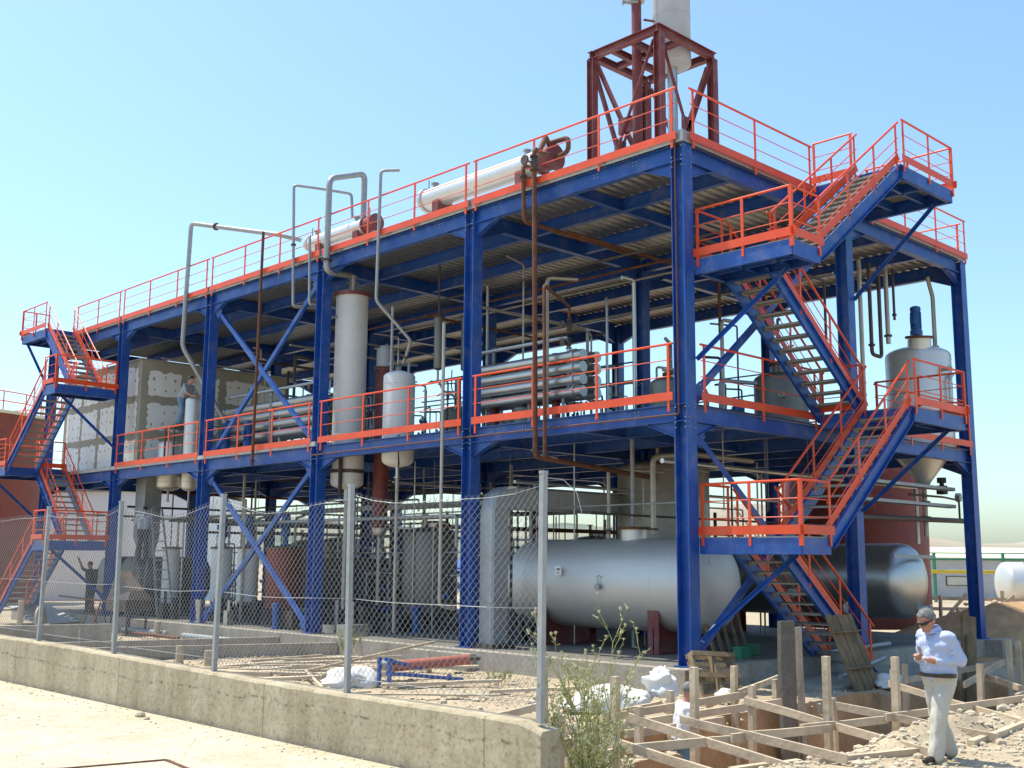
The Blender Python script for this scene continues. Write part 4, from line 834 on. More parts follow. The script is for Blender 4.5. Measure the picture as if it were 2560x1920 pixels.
for i, (p, q, lb) in enumerate((((-5.25, -5.66, -.31), (-3.7, -6.12, -.31), 'timber lying on the near trench edge at the feet of the man'), ((-6.35, -5.27, -.33), (-5.35, -5.5, -.33), 'short timber lying on the near trench edge below the crossing boards'), ((-2.65, -6.27, -.31), (-.5, -6.1, -.29), 'timber lying on the gravel behind the man'))):
    m = MB(); wob_bar(m, p, q, .09, .08); tag(m.build('edge_timber', 'wood'), lb, 'timber')
frame('pale timber trench shoring behind the mound at the right', [(16.6, 3.1, .95), (17.0, 2.75, .6), (17.6, 2.2, .5), (18.3, 1.5, .6), (19.2, .7, .55), (16.2, 3.6, 1.2), (18.0, 1.8, 1.1)],
      [((16.0, 3.7, .55), (20.0, .0, .52)), ((16.8, 3.0, .3), (17.1, 2.5, 1.0)), ((17.7, 2.0, .4), (18.15, 1.5, .95)), ((16.3, 3.9, .85), (20, .5, .8))], 'wood')
# stakes standing singly behind fence wall
for i, (x, y, zt, lb) in enumerate(((-3.89, 21.3, .65, 'tall wooden stub post left of the leftmost fence posts'), (-3.9, 19.3, .05, 'short round wooden stub right of the leftmost fence post'), (-3.8, 17.4, .02, 'short wooden stub between the two left fence posts'), (-4.4, 10.7, -.02, 'short wooden stub post left of the middle fence post'), (-4.37, 9.5, -.05, 'short wooden stub post touching the middle fence post'), (-.9, 18.7, .05, 'pointed wooden stub beside the work table'))):
    m = MB(); m.cyl((x, y, -.5), (x, y, zt), .09, 10, .085); tag(m.build('wooden_stub', 'wood', None, 40), lb, 'post')
# pallet
t = thing('pallet', 'old wooden pallet leaning against the plinth at the near corner column', 'pallet', (-.2, -1.0, -.35)); 
PO = Vector((-.92, -.6, .34)); ex = Vector((.98, .08, -.08)).normalized(); dn = Vector((-.62, -.5, -.62)).normalized(); dn = (dn-ex*dn.dot(ex)*.4).normalized(); pn = ex.cross(dn).normalized()
for i in range(7): c = PO+ex*.72+dn*(.05+i*.155); m = MB(); m.obox(c+pn*.03, ex*.72, dn*.05, pn*.011); m.build('slat', 'oldwood', t)
for i in range(3): c = PO+ex*(.06+i*.66)+dn*.5; m = MB(); m.obox(c-pn*.035, ex*.045, dn*.5, pn*.05); m.build('bearer', 'oldwood', t)
for i in range(3): c = PO+ex*.72+dn*(.05+i*.46); m = MB(); m.obox(c-pn*.1, ex*.72, dn*.05, pn*.011); m.build('slat', 'oldwood', t)
# formwork panels and leaning planks
t = thing('formwork_panel', 'grey weathered formwork panel standing upright in front of the stairs', 'panel', (-.85, -2.55, -.9)); m = MB(); wob_bar(m, (-.88, -2.55, -1.6), (-.84, -2.53, .97), .42, .07, (0, 1, 0)); m.build('panel', 'darkconc', t); m = MB(); wob_bar(m, (-.48, -2.56, -1.6), (-.5, -2.54, .86), .14, .05, (0, 1, 0)); m.build('batten', 'greywood', t)
t = thing('formwork_panel', 'dark wooden formwork panel behind the standing man', 'panel', (5.7, -2.6, -.5)); m = MB(); wob_bar(m, (5.5, -2.62, -.9), (5.72, -2.6, .87), .6, .05, (0, 1, 0)); m.build('panel', 'oldwood', t); m = MB(); wob_bar(m, (5.3, -2.68, -.9), (5.5, -2.66, .5), .1, .05, (0, 1, 0)); m.build('batten', 'oldwood', t)
t = thing('leaning_planks', 'old brown planks nailed together leaning on the foot of the stairs', 'planks', (2.6, -1.95, -.35))
for i in range(5): m = MB(); wob_bar(m, (2.28+i*.19, -2.0, -.4), (2.06+i*.19, -1.58, .95-.02*(i % 2)), .15, .035, (0, 1, 0)); m.build('plank', 'oldwood', t)
for u in (.3, .78): m = MB(); m.bar((2.2-.22*u, -2.05+.42*u, -.4+1.34*u), (3.1-.22*u, -2.05+.42*u, -.4+1.34*u), .1, .03); m.build('crosspiece', 'oldwood', t)
# sacks and plastic
def blob(name, label, c, rx, ry, rz, mt, seed, cat, rough=.35, fold=6):
    m = MB(); n, k = 26, 14; rings = []
    for j in range(k+1):
        a = -math.pi/2+math.pi*j/k; ring = []
        for i in range(n):
            b = 2*math.pi*i/n; d = Vector((math.cos(a)*math.cos(b), math.cos(a)*math.sin(b), math.sin(a)))
            f = 1+rough*noise.noise(d*1.6+Vector((seed, 0, 0)))+rough*.45*noise.noise(d*fold+Vector((0, seed, 0)))
            ring.append(Vector((c[0]+rx*d.x*f, c[1]+ry*d.y*f, max(c[2]+rz*d.z*f, c[2]-rz*.55))))
        rings.append(ring)
    m.loft(rings); return tag(m.build(name, mt, None, 50), label, cat)
blob('plastic_bag', 'white crumpled plastic bag on the boards before the corner column', (-1.95, -.85, -.12), .27, .27, .27, 'sack', 3, 'bag', .5, 7)
blob('plastic_sheet', 'low white plastic sheet lying left of the crumpled bag', (-3.0, -.6, -.28), .8, .5, .22, 'sack', 8, 'sheet', .4, 8)
blob('cement_sack', 'flat white sack lying among the planks near the middle fence post', (-4.2, 4.6, -.3), .55, .4, .24, 'sack', 5, 'sack', .4, 7)
blob('cement_sack', 'small white sack beyond the trench near the sheet of plastic', (-1.2, -1.6, -.28), .2, .2, .14, 'sack', 6, 'sack')
blob('cement_sack', 'bluish white sack lying on the footing left of the standing man', (3.3, -2.1, -.3), .4, .25, .16, 'sack', 9, 'sack')
# loose planks
rn = random.Random(21); HP = 'scrap planks on the gravel behind the fence'
spots = [(-4.75, 6.6, .9, 2.4), (-3.4, 7.3, .75, 1.8), (-2.2, 8.2, .6, 2.0), (-1.6, 7.2, .7, 2.2), (-3.0, 6.2, 1.1, 1.5), (-4.0, 8.4, .4, 1.4), (-5.0, 8.6, .9, 1.6), (-2.7, 9.0, .3, 1.6), (-3.7, 5.4, .85, 2.6), (-2.0, 6.0, .9, 1.4), (-5.3, 5.6, .7, 1.9), (-3.1, 3.3, .65, 2.2), (-4.6, 2.2, .75, 2.8), (-2.6, 1.4, .7, 1.6), (-5.5, 3.2, .2, 1.2), (-4.2, 7.6, .65, 1.2), (-3.6, 8.0, 1.0, .9), (-2.9, 7.8, .5, 1.3), (-1.9, 8.9, .75, 1.7), (-1.3, 8.2, .8, 1.9), (-4.6, 7.3, .35, 1.0), (-3.9, 6.5, .7, 1.8), (-2.4, 6.9, .85, 1.3), (-5.4, 7.2, .8, 2.0), (-1.2, 5.2, .6, 1.1)]
for i, (x, y, a, L) in enumerate(spots):
    m = MB(); d = Vector((math.cos(-a), math.sin(-a), rn.uniform(-.02, .05)))*L/2; c = Vector((x, y, -.33+rn.uniform(0, .08))); wob_bar(m, c-d, c+d, rn.choice((.1, .16, .22)), rn.choice((.03, .05, .08)), rn=rn)
    tag(m.build('scrap_plank', 'wood'), '%s scrap plank on the gravel %s' % ('long weathered' if L > 1.7 else 'short weathered', 'near the plinth' if x > -2.3 else 'near the yard wall' if x < -4.3 else 'midway between wall and plinth'), 'plank', HP)
def log(name, label, p, q, r, mt, cat='pipe', cap=None):
    m = MB(); m.cyl(p, q, r, 12); o = tag(m.build(name, mt, None, 40), label, cat); return o
t = thing('painted_pipe', 'pinkish red pipe lying on blue trestles behind the fence', 'pipe', (-2.9, 3.9, -.4)); m = MB(); m.cyl((-3.67, 4.1, -.05), (-2.1, 3.7, .02), .10, 14); m.build('tube', 'pinkred', t, 40); m = MB(); m.cyl((-2.12, 3.7, .02), (-1.85, 3.65, .03), .04, 8); m.build('spindle', 'darksteel', t, 40)
t = thing('blue_trestle', 'low dark blue steel trestle carrying the red pipe', 'trestle', (-3.4, 3.9, -.4)); 
for a, b in (((-3.85, 4.2, -.38), (-3.85, 4.2, .12)), ((-3.85, 3.9, -.38), (-3.85, 3.9, .12)), ((-3.85, 4.05, .1), (-3.1, 3.9, -.1)), ((-3.85, 4.0, -.15), (-2.5, 3.4, -.3)), ((-2.75, 3.5, -.38), (-2.75, 3.5, -.2))): m = MB(); m.bar(a, b, .06, .06); m.build('bar', 'blue', t)
log('grey_pipe', 'grey plastic pipe lying behind the red one', (-3.3, 4.9, -.1), (-2.0, 4.3, -.12), .07, 'galv')
log('long_bar', 'long pale bar propped from the gravel up to the plinth', (-4.3, 5.9, -.22), (-.5, 6.6, .12), .03, 'wood', 'bar'); log('short_bar', 'short pale bar running from the long bar to the white sack', (-4.3, 5.9, -.22), (-5.3, 3.9, -.3), .03, 'wood', 'bar')
for i, (y, lb) in enumerate(((16.2, 'grey pipe lying against the plinth near the third column'), (20.0, 'grey pipe lying against the plinth under the work table'))): log('grey_pipe', lb, (-.75, y-1.6, -.3), (-.75, y+1.2, -.3), .09, 'galv')
log('steel_bar', 'rusty bar bundle beside the work table', (-1.3, 16.6, -.3), (-1.2, 20.2, -.3), .05, 'rust', 'bar')
log('blue_bar', 'pale blue steel bar lying on the footing left of the man', (2.6, -1.5, -.2), (5.4, -.9, -.05), .05, 'galv', 'bar'); log('blue_bar', 'grey steel pipe resting on the foundation edge left of the man', (4.2, -.35, .09), (7.2, -.1, .12), .05, 'galv', 'pipe')
# work table with trestles
t = thing('work_table', 'rusty makeshift work table loaded with dark scrap by the plinth', 'table', (-.9, 20.8, -.4))
for x, y in ((-1.3, 19.9), (-.7, 19.9), (-1.3, 21.0), (-.7, 21.0)): m = MB(); m.bar((x, y, -.45), (x+.05, y, .62), .05, .05); m.build('leg', 'darksteel', t)
m = MB(); m.box((-1.4, 19.8, .3), (-.6, 21.1, .64)); m.build('table_top', 'darksteel', t)
m = MB(); m.add([(-1.4, 19.7, .64), (-.6, 19.7, .64), (-.6, 21.1, .64), (-1.4, 21.1, .64), (-1.2, 19.9, .9), (-.8, 19.9, .9), (-.8, 20.9, 1.5), (-1.2, 20.9, 1.5)], [(0,1,5,4),(1,2,6,5),(2,3,7,6),(3,0,4,7),(4,5,6,7)]); m.build('scrap_heap', 'darksteel', t)
t = thing('bending_trestle', 'rusty trestle with long bars left of the work table', 'trestle', (-1.2, 22.6, -.4))
for x, y in ((-1.35, 22.2), (-.75, 22.2), (-1.35, 23.0), (-.75, 23.0)): m = MB(); m.bar((x*1.0, y, -.45), (-1.05, y+(.1 if y < 22.5 else -.1), .5), .04, .04); m.build('leg', 'rust', t)
m = MB(); m.bar((-1.05, 20.9, .52), (-1.1, 25.4, .62), .05, .05); m.build('bar', 'rust', t)
m = MB(); m.lathe((-2.0, 24.6, -.1), (.7, -.7, .1), [(0, .42), (.06, .42)], 24); tag(m.build('wooden_disc', 'wood', None, 40), 'pale round wooden disc leaning at the far left behind the fence', 'disc')
m = MB(); m.add([(-1.6, 26.0, -.3), (.0-.5, 25.0, -.2), (-.6, 27.5, .25), (-1.7, 28.2, .2), (-1.6, 26.0, -.33), (-.5, 25.0, -.23), (-.6, 27.5, .22), (-1.7, 28.2, .17)], [(0,1,2,3),(7,6,5,4),(0,4,5,1),(1,5,6,2),(2,6,7,3),(3,7,4,0)]); tag(m.build('sheet_panel', 'galv'), 'bluish sheet metal panel lying at the far left behind the fence', 'panel')
# rubble under stairs
for i, (x, y) in enumerate(((2.3, .5), (3.1, .8))): t = thing('green_crate', 'small green plastic crate in the shade under the stairs, %s one' % ('left', 'right')[i], 'crate', (x, y, 0)); m = MB(); m.box((x, y, .003), (x+.3, y+.2, .2)); m.build('crate_body', 'green', t); m = MB(); m.box((x-.01, y-.01, .2), (x+.31, y+.21, .225)); m.build('crate_rim', 'green', t)
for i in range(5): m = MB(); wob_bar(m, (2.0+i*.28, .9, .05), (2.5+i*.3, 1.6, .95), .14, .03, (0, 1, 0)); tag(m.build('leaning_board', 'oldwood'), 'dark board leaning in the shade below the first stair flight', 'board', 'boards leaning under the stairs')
# clutter on the ground floor seen through the mesh
rn = random.Random(5)
for i in range(26):
    x, y = rn.uniform(.1, 2.4), rn.uniform(5.8, 24); k = rn.random(); m = MB()
    if k < .5: m.lathe((x, y, .002), (0, 0, 1), [(0, .14), (.05, .14), (.06, .09), (rn.uniform(.3, .6), .1), (.62, .13), (.68, .13), (.7, .04)], 10)
    else:
        a = rn.uniform(.1, .3); m.box((x-a, y-a, .004), (x+a, y+a, rn.uniform(.15, .5))); m.cyl((x, y, .1), (x, y, rn.uniform(.6, .9)), .05, 8)
    tag(m.build('floor_fitting', rn.choice(('darksteel', 'black', 'steel', 'darksteel', 'motor')), None, 40), ('small round pump casing' if k < .5 else 'small boxy fitting with a stub') + ' on the shaded ground floor ' + ('right of the third column' if y < 12 else 'in the cross braced bay' if y < 18 else 'near the far stairs'), 'fitting', 'fittings on the ground floor behind the mesh')

# ------------------------------------------------------------------ gravel and stones
def stones(name, n, regions, smin, smax, seed, label, mt='stone', zf=None):
    rn = random.Random(seed); m = MB(); ico = [(0,0,1),(.894,0,.447),(.276,.851,.447),(-.724,.526,.447),(-.724,-.526,.447),(.276,-.851,.447),(.724,.526,-.447),(-.276,.851,-.447),(-.894,0,-.447),(-.276,-.851,-.447),(.724,-.526,-.447),(0,0,-1)]
    fc = [(0,1,2),(0,2,3),(0,3,4),(0,4,5),(0,5,1),(1,6,2),(2,7,3),(3,8,4),(4,9,5),(5,10,1),(2,6,7),(3,7,8),(4,8,9),(5,9,10),(1,10,6),(7,6,11),(8,7,11),(9,8,11),(10,9,11),(6,10,11)]
    tot = sum(r_[4] for r_ in regions)
    for x0, y0, x1, y1, wt in regions:
        for _ in range(int(n*wt/tot)):
            x, y = rn.uniform(x0, x1), rn.uniform(y0, y1); z = (zf or height)(x, y)
            if z < -.75: continue
            r = smin*(smax/smin)**(rn.random()**1.8); a = rn.uniform(0, 6.28); sx, sy, sz = r*rn.uniform(.8, 1.3), r*rn.uniform(.7, 1.1), r*rn.uniform(.4, .8); ca, sa = math.cos(a), math.sin(a)
            m.add([(x+(v[0]*sx*ca-v[1]*sy*sa)*rn.uniform(.8, 1.15), y+(v[0]*sx*sa+v[1]*sy*ca)*rn.uniform(.8, 1.15), z+sz*.35+v[2]*sz) for v in ico], fc)
    return tag(m.build(name, mt), label, None, None, 'stuff')
stones('gravel', 17000, [(-7, -2.4, -.5, 12, 3), (-6, 12, -.5, 24, 1.2), (-8, -9.5, 3, -5.4, 3.6), (-7.6, -4.05, 6, -3.75, .5), (-2, -3, 8, -.3, .8), (0, -9, 8, -5, .8)],   .007, .05, 4, 'pale broken gravel and rubble strewn over the ground')
stones('rubble', 300, [(-7.5, -6.6, 4, -5.3, 2), (-6, -2.3, -1, 9, 1.5), (10, -5, 20, 3, 1)], .05, .11, 8, 'larger pale stones scattered round the trench')
stones('yard_grit', 900, [(-11.25, -6, -10.88, 12, 3), (-14, -6, -11.2, 6, 1)], .004, .016, 31, 'fine grit gathered on the concrete yard along the wall foot', 'stone', lambda x, y: .232)
yard = [(-11.6, 3.0, .05), (-11.75, 2.6, .025), (-12.0, .9, .03), (-12.1, .6, .022), (-11.1, -1.1, .05), (-11.15, -1.35, .03), (-12.6, -.4, .015)]
for i, (x, y, r) in enumerate(yard):
    m = MB(); m.lathe((x, y, .232), (0, 0, 1), [(0, r), (r*.4, r*1.15), (r*.9, r*.8), (r*1.05, r*.2)], 7); tag(m.build('pebble', 'stone'), 'pale pebble lying on the concrete yard beside the wall', 'stone', 'pebbles on the concrete yard')

# ------------------------------------------------------------------ plants
def weed(label, x, y, z, H, nst, seed, heads=True, spread=.35):
    rn = random.Random(seed); t = thing('dry_weed', label, 'plant', (x, y, z)); st, lf, hd = MB(), MB(), MB()
    def leafq(p, d, L, w_):
        d = Vector(d).normalized(); s_ = d.orthogonal().normalized()*w_; lf.add([p, p+d*L*.5+s_, p+d*L, p+d*L*.5-s_], [(0, 1, 2, 3)])
    def head(p):
        r = rn.uniform(.006, .013); hd.lathe(p, (0, 0, 1), [(-r, r*.5), (0, r), (r*1.2, r*.7)], 5)
        for _ in range(4): a = rn.uniform(0, 6.28); leafq(p, (math.cos(a), math.sin(a), .4), .022, .004)
    def grow(p, d, L, r, lev):
        n = 5; pts = [p]; 
        for i in range(n):
            d = (d+Vector((rn.uniform(-.12, .12), rn.uniform(-.12, .12), .04))).normalized(); pts.append(pts[-1]+d*L/n)
            if rn.random() < (.8 if lev < 2 else .3): a = rn.uniform(0, 6.28); leafq(pts[-1], (math.cos(a), math.sin(a), rn.uniform(.1, .9)), rn.uniform(.03, .075), rn.uniform(.0025, .006))
        st.tube(pts, r, 4, 0)
        if lev < 3:
            for k in range(rn.randint(3, 4) if lev < 2 else 2):
                i = rn.randint(2, n); a = rn.uniform(0, 6.28); grow(pts[i], (d+Vector((math.cos(a)*.55, math.sin(a)*.55, .2))).normalized(), L*rn.uniform(.35, .55), r*.65, lev+1)
        elif heads: head(pts[-1])
        if heads and lev == 2: head(pts[-1])
    for i in range(nst):
        a = rn.uniform(0, 6.28); rr_ = rn.uniform(0, .22); grow(Vector((x+rr_*math.cos(a), y+rr_*math.sin(a), z)), Vector((math.cos(a)*spread*rn.random(), math.sin(a)*spread*rn.random(), 1)).normalized(), H*rn.uniform(.45, .72), .006, 0)
    st.build('stem', 'straw', t)['kind'] = 'stuff'; lf.build('leaf', 'leaf', t)['kind'] = 'stuff'
    if hd.v: hd.build('seed_head', 'seedhead', t)['kind'] = 'stuff'
    return t
weed('tall dry thistle like weed with pale seed heads at the wall end', -10.06, -6.62, -.2, 1.72, 7, 4, True, .2)
weed('lower greenish weed growing just behind the wall end', -10.0, -6.4, -.3, 1.3, 5, 9, True, .25)
weed('brownish dry weed hugging the end of the concrete wall', -10.33, -6.9, -.1, .85, 9, 14, True, .18)
weed('small green bush growing at the plinth behind the mesh', -.75, 9.4, -.4, .75, 9, 17, False, .3)
weed('small green tuft on the gravel below the red pipe', -2.0, 3.0, -.4, .3, 6, 23, False, .8)

# ------------------------------------------------------------------ background
def bgbox(name, label, o_, ex, L, ey, Wd, z0, z1, mt, roof=None, cat='building'):
    t = thing(name, label, cat, (*o_, z0)); o_ = Vector((*o_, 0)); ex = Vector((*ex, 0)).normalized(); ey = Vector((*ey, 0)).normalized()
    m = MB(); m.obox(o_+ex*L/2+ey*Wd/2+Vector((0, 0, (z0+z1)/2)), ex*L/2, ey*Wd/2, (0, 0, (z1-z0)/2)); m.build('wall', mt, t)
    if roof:
        mt2, rise, ov = roof; m = MB(); a, b, c, d = [o_+ex*u+ey*v for u, v in ((-ov, -ov), (L+ov, -ov), (L+ov, Wd+ov), (-ov, Wd+ov))]; e, f = o_-ex*ov+ey*Wd/2, o_+ex*(L+ov)+ey*Wd/2
        zz = Vector((0, 0, z1+.02)); zr = Vector((0, 0, z1+rise)); dz = Vector((0, 0, .15))
        m.add([a+zz, b+zz, c+zz, d+zz, e+zr, f+zr, a+zz+dz, b+zz+dz, c+zz+dz, d+zz+dz, e+zr+dz, f+zr+dz], [(6,7,11,10),(8,9,10,11),(0,1,7,6),(2,3,9,8),(0,4,5,1),(2,5,4,3),(0,6,10,4),(4,10,9,3),(1,5,11,7),(5,2,8,11)]); m.build('roof', mt2, t)
    return t, o_, ex, ey
t, o_, ex, ey = bgbox('warehouse', 'long pale warehouse with cream roof at the right horizon', (82, 46), (.725, -.689), 70, (.689, .725), 22, -1.8, 2.35, 'greypaint', ('cream', 1.15, .4))
for i, u in enumerate((13.5, 20.2)):
    c = o_+ex*u-ey*.03+Vector((0, 0, .25)); m = MB(); m.obox(c, ex*1.1, ey*.05, (0, 0, .45)); wn = m.build('window', 'darksteel', t); m = MB(); m.obox(c-ey*.06, ex*1.0, ey*.01, (0, 0, .38)); m.build('pane', 'steel', wn)
t = thing('pipe_bridge', 'green steel frame carrying a yellow pipe before the warehouse', 'pipe bridge', (84, 30, -1.4)); o2 = Vector((74.0, 40.1, 0))
for i in range(12): c = o2+ex*(i*3.1); m = MB(); m.bar(c+Vector((0, 0, -1.6)), c+Vector((0, 0, 2.9)), .22, .22); m.build('post', 'green', t)
for z, r, mt in ((2.85, .05, 'green'), (2.3, .09, 'green'), (1.2, .16, 'yellow')): m = MB(); m.tube([o2-ex*2+Vector((0, 0, z))-ey*.25, o2+ex*38+Vector((0, 0, z))-ey*.25], r, 8); m.build('pipe_run', mt, t, 40)
t = thing('silver_tank', 'silver lying tank cut by the right picture edge', 'tank', (36, 7, -1)); ax = Vector((.73, -.68, 0)); m = MB(); m.lathe(Vector((34.4, 8.4, 1.05)), ax, [(-a, b) for a, b in dome(.95, .3)][::-1]+[(6+a, b) for a, b in dome(.95, .3)], 30); m.build('shell', 'cladding', t, 50)
for u in (1, 5): c = Vector((34.4, 8.4, 0))+ax*u; m = MB(); m.obox(c+Vector((0, 0, -.35)), ax*.1, Vector((.68, .73, 0))*.7, (0, 0, .7)); m.build('saddle', 'darksteel', t)
m = MB(); m.tube([Vector((34.4, 8.4, 1.95))+ax*.5-Vector((.5, .53, 0)), Vector((34.4, 8.4, 1.95))+ax*6-Vector((.5, .53, 0))], .03, 6); m.build('walkway_rail', 'galv', t)
bgbox('white_hall', 'tall white hall behind the far stairs at the left', (9.5, 60), (.72, -.69), 12, (.69, .72), 12, -1.5, 6.0, 'white', ('galv', .9, .2))
bgbox('blue_roof_shed', 'far white shed with a blue roof seen through the ground floor', (52, 92), (.72, -.69), 45, (.69, .72), 15, -1.8, .6, 'white', ('bluefar', 1.3, .5))
bgbox('far_shed', 'far white and blue shed left of the blue roof', (20, 112), (.72, -.69), 22, (.69, .72), 12, -1.8, 2.4, 'white', ('bluefar', .8, .3))
t = thing('brown_silo', 'large reddish brown storage tank with shallow roof at the left edge', 'tank', (1.5, 51, -1)); m = MB(); m.lathe((2.4, 51.15, -1.4), (0, 0, 1), [(0, 5.6), (10.5, 5.6)], 48); m.build('shell', 'oxide', t, 40); m = MB(); m.lathe((2.4, 51.15, 9.11), (0, 0, 1), [(0, 5.75), (.15, 5.75), (1.0, .4)], 48); m.build('roof', 'cream', t, 40)
m = MB()
for z in (.55, 1.05): m.tube([(2.4+5.5*math.cos(a), 51.15+5.5*math.sin(a), 9.2+z) for a in [i*math.pi/12 for i in range(25)]], .03, 5, 0)
for i in range(24): a = i*math.pi/12; m.cyl((2.4+5.5*math.cos(a), 51.15+5.5*math.sin(a), 9.2), (2.4+5.5*math.cos(a), 51.15+5.5*math.sin(a), 10.25), .03, 5)
m.build('roof_railing', 'orange', t)

# ------------------------------------------------------------------ people
def capsule(m, p, q, r1, r2, n=10):
    p, q = Vector(p), Vector(q); d = q-p; L = d.length; d = d/L if L > 1e-6 else Vector((0, 0, 1)); X = d.orthogonal().normalized(); Y = d.cross(X); rg = []
    for a in (-80, -55, -25, 0): rg.append(m.ring(p+d*r1*math.sin(R(a)), X, Y, n, r1*math.cos(R(a))))
    for a in (0, 25, 55, 80): rg.append(m.ring(q+d*r2*math.sin(R(a)), X, Y, n, r2*math.cos(R(a))))
    m.loft(rg)
def ellip(m, c, ax, n=14):
    c = Vector(c); a, b, e = [Vector(v) for v in ax]; rg = []
    for j in range(1, 12):
        t_ = -math.pi/2+math.pi*j/12; rg.append([c+e*math.sin(t_)+(a*math.cos(2*math.pi*i/n)+b*math.sin(2*math.pi*i/n))*math.cos(t_) for i in range(n)])
    m.loft(rg)
def figure(label, loc, face, J, mats, vox=.011, hair='hair', extra=None):
    """J: joints in local (forward,left,up); mats: dict of region -> material; body is one remeshed surface"""
    F = Vector((*face, 0)).normalized(); Lf = Vector((-F.y, F.x, 0)); O = Vector(loc); U = Vector((0, 0, 1))
    SC = J.get('sc', 1); W_ = lambda a: O+(F*a[0]+Lf*a[1]+U*a[2])*SC
    m = MB(); segs = []
    def cap(a, b, r1, r2, reg): a, b = W_(J[a] if isinstance(a, str) else a), W_(J[b] if isinstance(b, str) else b); capsule(m, a, b, r1, r2); segs.append((a, b, r1, r2, reg))
    top, low, sk = 'top', 'low', 'skin'; B = J.get('bulk', 1); HS = J.get('hs', 1)
    ch, pe, nk, hd = [Vector(J[k]) for k in ('chest', 'pelvis', 'neck', 'head')]
    for sy in (-1, 1):
        o_ = Vector((0, sy*.075, 0)); cap(tuple(pe+o_+Vector((0, 0, .1))), tuple(ch+o_*1.15), .125*B, .13*B, top); cap(tuple(pe+o_), tuple(pe+o_+Vector((0, 0, .1))), .12*B, .125*B, low)
        s_ = 'L' if sy > 0 else 'R'
        cap(tuple(ch+Vector((0, sy*.1, .07))), 'sh'+s_, .10*B, .075*B, top); cap('sh'+s_, 'el'+s_, .068*B, .056*B, top); cap('el'+s_, 'wr'+s_, .054*B, .036*B, J.get('sleeve', top)); cap('hip'+s_, 'kn'+s_, .1*B, .078*B, low); cap('kn'+s_, 'an'+s_, .078*B, .076*B, low)
        an = Vector(J['an'+s_]); toe = Vector(J['toe'+s_]); bk = (an-toe); bk.z = 0; cap(tuple(an+bk*.25+Vector((0, 0, -.03))), tuple(toe), .042, .034, 'shoe')
        wr = Vector(J['wr'+s_]); hn = Vector(J['ha'+s_]); d = (hn-wr).normalized(); lat = Vector((-d.y, d.x, 0)) if abs(d.z) < .9 else Vector((0, 1, 0)); lat.normalize(); nr = d.cross(lat)
        cap(tuple(wr), tuple(hn), .030, .034, sk)
        for i in range(4):
            b0 = hn+lat*(.027-.018*i)+d*.02; ln = (.036, .042, .040, .03)[i]; k1 = b0+d*ln; k2 = k1+(d*.45-nr*.9*(1 if nr.z > 0 else -1)).normalized()*ln*.8
            cap(tuple(b0), tuple(k1), .0095, .009, sk); cap(tuple(k1), tuple(k2), .009, .008, sk)
        th = wr*.45+hn*.55+lat*.03*(-sy); cap(tuple(th), tuple(th+lat*.025*(-sy)+d*.035), .012, .010, sk); cap(tuple(th+lat*.025*(-sy)+d*.035), tuple(th+lat*.018*(-sy)+d*.07), .010, .008, sk)
    if J.get('belly'): c = W_(Vector(J['belly'])); ellip(m, c, (F*.155, Lf*.19, U*.22)); segs.append((c-U*.05, c+U*.1, .16, .16, top))
    cap(tuple(ch+Vector((.0, 0, .1))), tuple(nk), .085, .06, top); cap(tuple(nk-Vector((.0, 0, .02))), tuple(hd-Vector((.02, 0, .04))), .055, .055, sk)
    # head
    tl = R(J.get('tilt', 0)); hf = F*math.cos(tl)-U*math.sin(tl); hu = F*math.sin(tl)+U*math.cos(tl); hc = W_(hd)
    hf, hu, LW = hf*HS, hu*HS, Lf*HS
    ellip(m, hc+hu*.025, (hf*.098, LW*.076, hu*.092)); ellip(m, hc+hf*.022-hu*.055, (hf*.072, LW*.058, hu*.062)); ellip(m, hc+hf*.098-hu*.012, (hf*.024, LW*.013, hu*.028)); ellip(m, hc+hf*.085-hu*.075, (hf*.02, LW*.03, hu*.016)); ellip(m, hc+hf*.086+hu*.022, (hf*.014, LW*.05, hu*.012)); ellip(m, hc+hf*.085-hu*.047, (hf*.016, LW*.026, hu*.012))
    for sy in (-1, 1): ellip(m, hc+LW*sy*.078-hf*.01-hu*.005, (hf*.02, LW*.012, hu*.033))
    segs.append((hc-hu*.07, hc+hu*.03, .1, .1, sk))
    me = bpy.data.meshes.new('raw'); me.from_pydata(m.v, [], m.f); ob = bpy.data.objects.new('raw', me); COL.objects.link(ob)
    rm = ob.modifiers.new('r', 'REMESH'); rm.mode = 'VOXEL'; rm.voxel_size = vox; sm_ = ob.modifiers.new('s', 'SMOOTH'); sm_.iterations = 3; sm_.factor = .5
    dg = bpy.context.evaluated_depsgraph_get(); m2 = bpy.data.meshes.new_from_object(ob.evaluated_get(dg)); bpy.data.objects.remove(ob); bpy.data.meshes.remove(me)
    regs = [top, low, sk, 'shoe']; m2.name = 'body'; m2.materials.clear()
    for r_ in regs: m2.materials.append(M[mats[r_]])
    for p in m2.polygons:
        c = p.center; best, bi = 9, 0
        for a, b, r1, r2, reg in segs:
            ab = b-a; u = min(1, max(0, (c-a).dot(ab)/max(ab.length_squared, 1e-9))); dd = (c-a-ab*u).length-(r1+(r2-r1)*u)
            if dd < best: best, bi = dd, regs.index(reg)
        p.material_index = bi; p.use_smooth = True
    vr = {}
    for p in m2.polygons:
        if p.material_index < 2:
            for vi in p.vertices: vr[vi] = p.material_index
    nm = [v.normal.copy() for v in m2.vertices]
    for vi in vr:
        co = m2.vertices[vi].co; q = Vector((co.x*11, co.y*11, co.z*(16 if vr[vi] == 0 else 7))); a = noise.noise(q); m2.vertices[vi].co = co+nm[vi]*(.011*(abs(a)**.7*(1 if a > 0 else -1)))
    T_ = thing('person', label, 'person', loc); b = bpy.data.objects.new('body', m2); COL.objects.link(b); b.parent = T_; b.matrix_parent_inverse = parent_inv(T_)
